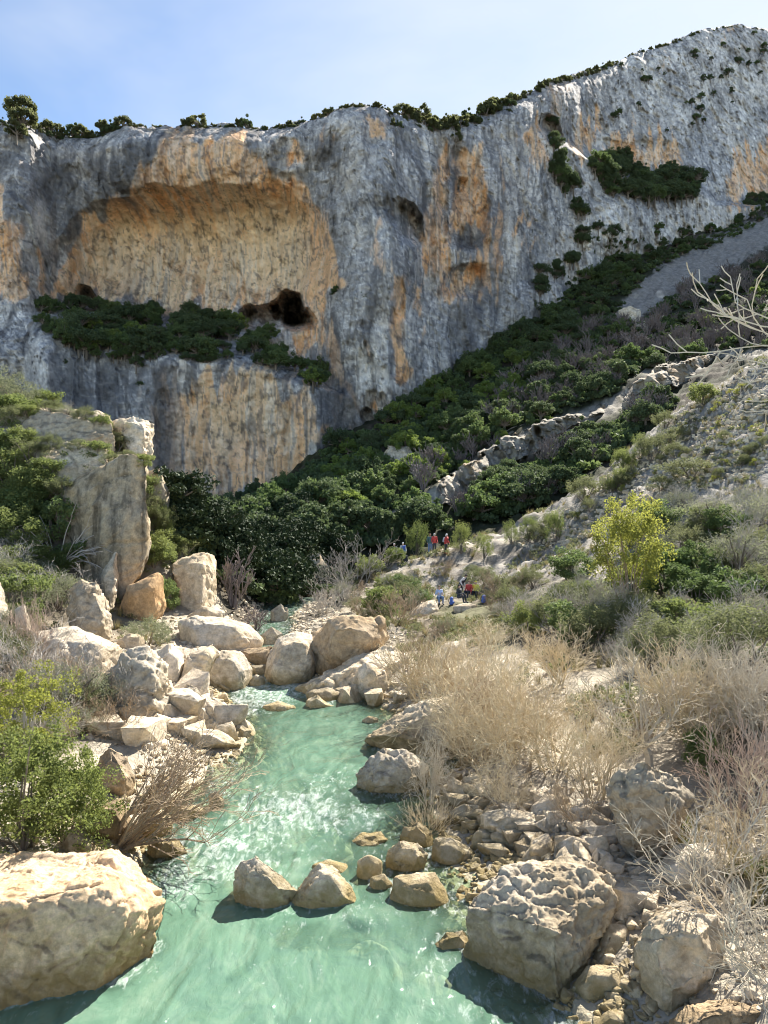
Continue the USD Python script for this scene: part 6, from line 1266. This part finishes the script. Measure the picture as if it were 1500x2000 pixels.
# ---------------------------------------------------------------- the hikers
def chain(j, bones, res=.03):
    """One body from joints (point, radius): a hull along every bone, joined and smoothed."""
    def ball(k): return np.array(j[k][0]) + ICO * j[k][1]
    body = m3.Manifold.batch_boolean([m3.Manifold.hull_points(np.vstack([ball(a), ball(b)])) for a, b in bones], m3.OpType.Add)
    t = body.refine_to_length(res).to_mesh(); m = trimesh.Trimesh(t.vert_properties[:, :3].astype(float), t.tri_verts, process=True)
    trimesh.smoothing.filter_taubin(m, iterations=6)
    return m
def hiker(px, py, d, face, label, top, legs, hair, pose='stand', hat=None, pack=None, shoes='dark_cloth', vest=None, hands=((.12, .18, .95), (-.12, .18, .95)), tall=1.7, lean=0.0):
    """face: turn about the vertical; 0 looks towards the bridge (the body is built looking along -y)."""
    m = meet(px, py, near=d * .85)[0]
    if np.isfinite(m) and m < d * 1.2: d = m
    x = (px - 750) / 1500 * d
    o = thing('person', label, 'person', (x, d, float(gz(x, d)[0])), face, None, tall / 1.7)
    L_ = lean
    if pose == 'stand':
        hip, kn, an = .90, .50, .09; legx = .10; hy, ky, ay = 0, -.02, 0.02
        J = dict(hipl=((.09, 0, .90), .095), hipr=((-.09, 0, .90), .095), kneel=((.10, -.02, .49), .062), kneer=((-.11, .0, .49), .062), ankl=((.10, .02, .09), .042), ankr=((-.13, .03, .09), .042), toel=((.12, -.13, .04), .036), toer=((-.15, -.12, .04), .036))
        base = 0.0
    else:
        J = dict(hipl=((.10, 0, .42), .10), hipr=((-.10, 0, .42), .10), kneel=((.14, -.40, .52), .066), kneer=((-.14, -.38, .50), .066), ankl=((.13, -.46, .10), .042), ankr=((-.13, -.44, .10), .042), toel=((.14, -.60, .05), .036), toer=((-.14, -.58, .05), .036))
        base = -.48
    b = lambda p, r: ((p[0], p[1] - L_ * (p[2] - .9), p[2] + base), r)
    J |= dict(waist=b((0, 0, 1.05), .115), chest=b((0, -.01, 1.27), .135), shl=b((.17, 0, 1.40), .062), shr=b((-.17, 0, 1.40), .062), neck=b((0, 0, 1.47), .052), chin=b((0, -.035, 1.555), .062), head=b((0, .0, 1.61), .092), crown=b((0, .012, 1.645), .085), nose=b((0, -.10, 1.59), .012),
              ell=b((.25, .02, 1.14), .042), elr=b((-.25, .02, 1.14), .042), wrl=b((hands[0][0] + .12, -hands[0][1], hands[0][2]), .028), wrr=b((hands[1][0] - .12, -hands[1][1], hands[1][2]), .028))
    legs_b = [('hipl', 'hipr'), ('hipl', 'kneel'), ('kneel', 'ankl'), ('hipr', 'kneer'), ('kneer', 'ankr')]
    arms_b = [('shl', 'ell'), ('ell', 'wrl'), ('shr', 'elr'), ('elr', 'wrr')]
    torso_b = [('hipl', 'waist'), ('hipr', 'waist'), ('waist', 'chest'), ('chest', 'shl'), ('chest', 'shr'), ('shl', 'shr')]
    head_b = [('chest', 'neck'), ('neck', 'chin'), ('neck', 'head'), ('chin', 'head'), ('head', 'crown'), ('chin', 'nose'), ('nose', 'head')]
    hand_b = []
    for w in ('wrl', 'wrr'):
        c = np.array(J[w][0])
        J[w + 'p'] = (c + [0, -.03, -.07], .03)
        hand_b.append((w, w + 'p'))
        for f in range(4):
            J[w + 'f%d' % f] = (c + [(f - 1.5) * .022, -.06, -.15 + .006 * abs(f - 1)], .009); hand_b.append((w + 'p', w + 'f%d' % f))
        J[w + 't'] = (c + [.05 if w == 'wrl' else -.05, -.06, -.08], .010); hand_b.append((w, w + 't'))
    part('body', chain({k: (p, r * .9) for k, (p, r) in J.items()}, legs_b + torso_b + arms_b + head_b + hand_b + [('ankl', 'toel'), ('ankr', 'toer')], .04), 'skin', o, smooth=True)
    fat = lambda ks, s, grow=.0: {k: (J[k][0], J[k][1] * s + grow) for k in J}
    part('jacket', chain(fat(J, 1.12, .012), torso_b + arms_b, .04), top, o, smooth=True)
    part('trousers', chain(fat(J, 1.10, .006), legs_b, .04), legs, o, smooth=True)
    part('shoes', chain(fat(J, 1.15, .008), [('ankl', 'toel')], .03), shoes, o, smooth=True); part('shoes', chain(fat(J, 1.15, .008), [('ankr', 'toer')], .03), shoes, o, smooth=True)
    hd = dict(a=b((0, .02, 1.655), .092), c=b((0, .05, 1.60), .085), e=b((0, .05, 1.55), .06))
    part(hat or 'hair', chain(hd, [('a', 'c'), ('c', 'e')], .03), hair, o, smooth=True)
    if vest: part('vest', chain(fat(J, 1.2, .02), torso_b[:4], .04), vest, o, smooth=True)
    if pack:
        k = dict(a=b((-.09, .20, 1.36), .07), c=b((.09, .20, 1.36), .07), e=b((-.10, .22, 1.08), .09), g=b((.10, .22, 1.08), .09))
        part('backpack', chain(k, [('a', 'c'), ('e', 'g'), ('a', 'e'), ('c', 'g'), ('a', 'g')], .04), pack, o, smooth=True)
    return o
hiker(770, 1090, 68, .3, 'white-haired person half hidden by the bush at the left end of the crest', 'dark_cloth', 'dark_cloth', 'grey_hair', tall=1.65)
hiker(787, 1086, 67, .1, 'person in white hood, blue vest and grey sleeves standing on the crest', 'grey_cloth', 'dark_cloth', 'white_cloth', hat='hood', vest='blue_cloth')
hiker(840, 1079, 69, 3.0, 'person in dark teal top and jeans seen from behind on the crest', 'teal_cloth', 'denim', 'brown_hair', tall=1.75)
hiker(848.5, 1080, 68.4, .2, 'pale-haired person in red jacket and dark trousers beside the one in jeans', 'red_cloth', 'dark_cloth', 'grey_hair', tall=1.7)
hiker(871, 1082, 68.5, 1.0, 'person in white cap and red jacket with pack, leaning on the path', 'red_cloth', 'dark_cloth', 'white_cloth', hat='cap', pack='grey_cloth', shoes='red_cloth', lean=.12)
hiker(858, 1180, 57.0, .2, 'person in pale blue top and jeans sitting with raised hands', 'pale_blue_cloth', 'denim', 'brown_hair', pose='sit', hands=((.0, .28, 1.32), (.0, .28, 1.32)))
hiker(897, 1178, 57.0, .9, 'person in black clothes sitting among the bags', 'dark_cloth', 'dark_cloth', 'black_hair', pose='sit', hands=((.02, .34, 1.1), (-.02, .34, 1.1)))
hiker(900, 1164, 58.5, .8, 'person in white and black top bending over the bags', 'white_cloth', 'dark_cloth', 'black_hair', lean=.75, tall=1.6, vest='dark_cloth', hands=((.02, .3, .85), (-.02, .3, .85)))
hiker(916, 1168, 58.0, -.6, 'person in red jacket sitting beside the one in yellow', 'red_cloth', 'dark_cloth', 'brown_hair', pose='sit')
hiker(929, 1168, 58.0, -.4, 'person in yellow jacket and yellow cap sitting at the right', 'yellow_cloth', 'dark_cloth', 'yellow_cloth', pose='sit', hat='cap')
def bag(px, py, d, mat, label):
    m = meet(px, py, near=d * .85)[0]; d = m if np.isfinite(m) and m < d * 1.2 else d
    x = (px - 750) / 1500 * d; o = thing('backpack', label, 'backpack', (x, d, float(gz(x, d)[0])), rnd.uniform(0, 6))
    k = dict(a=((-.12, 0, .12), .12), c=((.12, 0, .12), .12), e=((-.09, 0, .46), .09), g=((.09, 0, .46), .09), p=((0, -.14, .18), .08))
    part('bag_body', chain(k, [('a', 'c'), ('e', 'g'), ('a', 'e'), ('c', 'g'), ('a', 'g'), ('a', 'p'), ('c', 'p')], .05), mat, o, smooth=True)
    part('strap', chain(dict(a=((-.07, .1, .48), .02), c=((-.09, .2, .3), .02), e=((-.08, .12, .08), .02)), [('a', 'c'), ('c', 'e')], .03), 'dark_cloth', o, smooth=True)
bag(792, 1088, 66.5, 'dark_cloth', 'black backpack on the ground beside the white-hooded person')
bag(882, 1182, 56.8, 'blue_cloth', 'blue backpack between the two sitting people')
bag(945, 1178, 57.0, 'blue_cloth', 'blue bag right of the person in yellow')
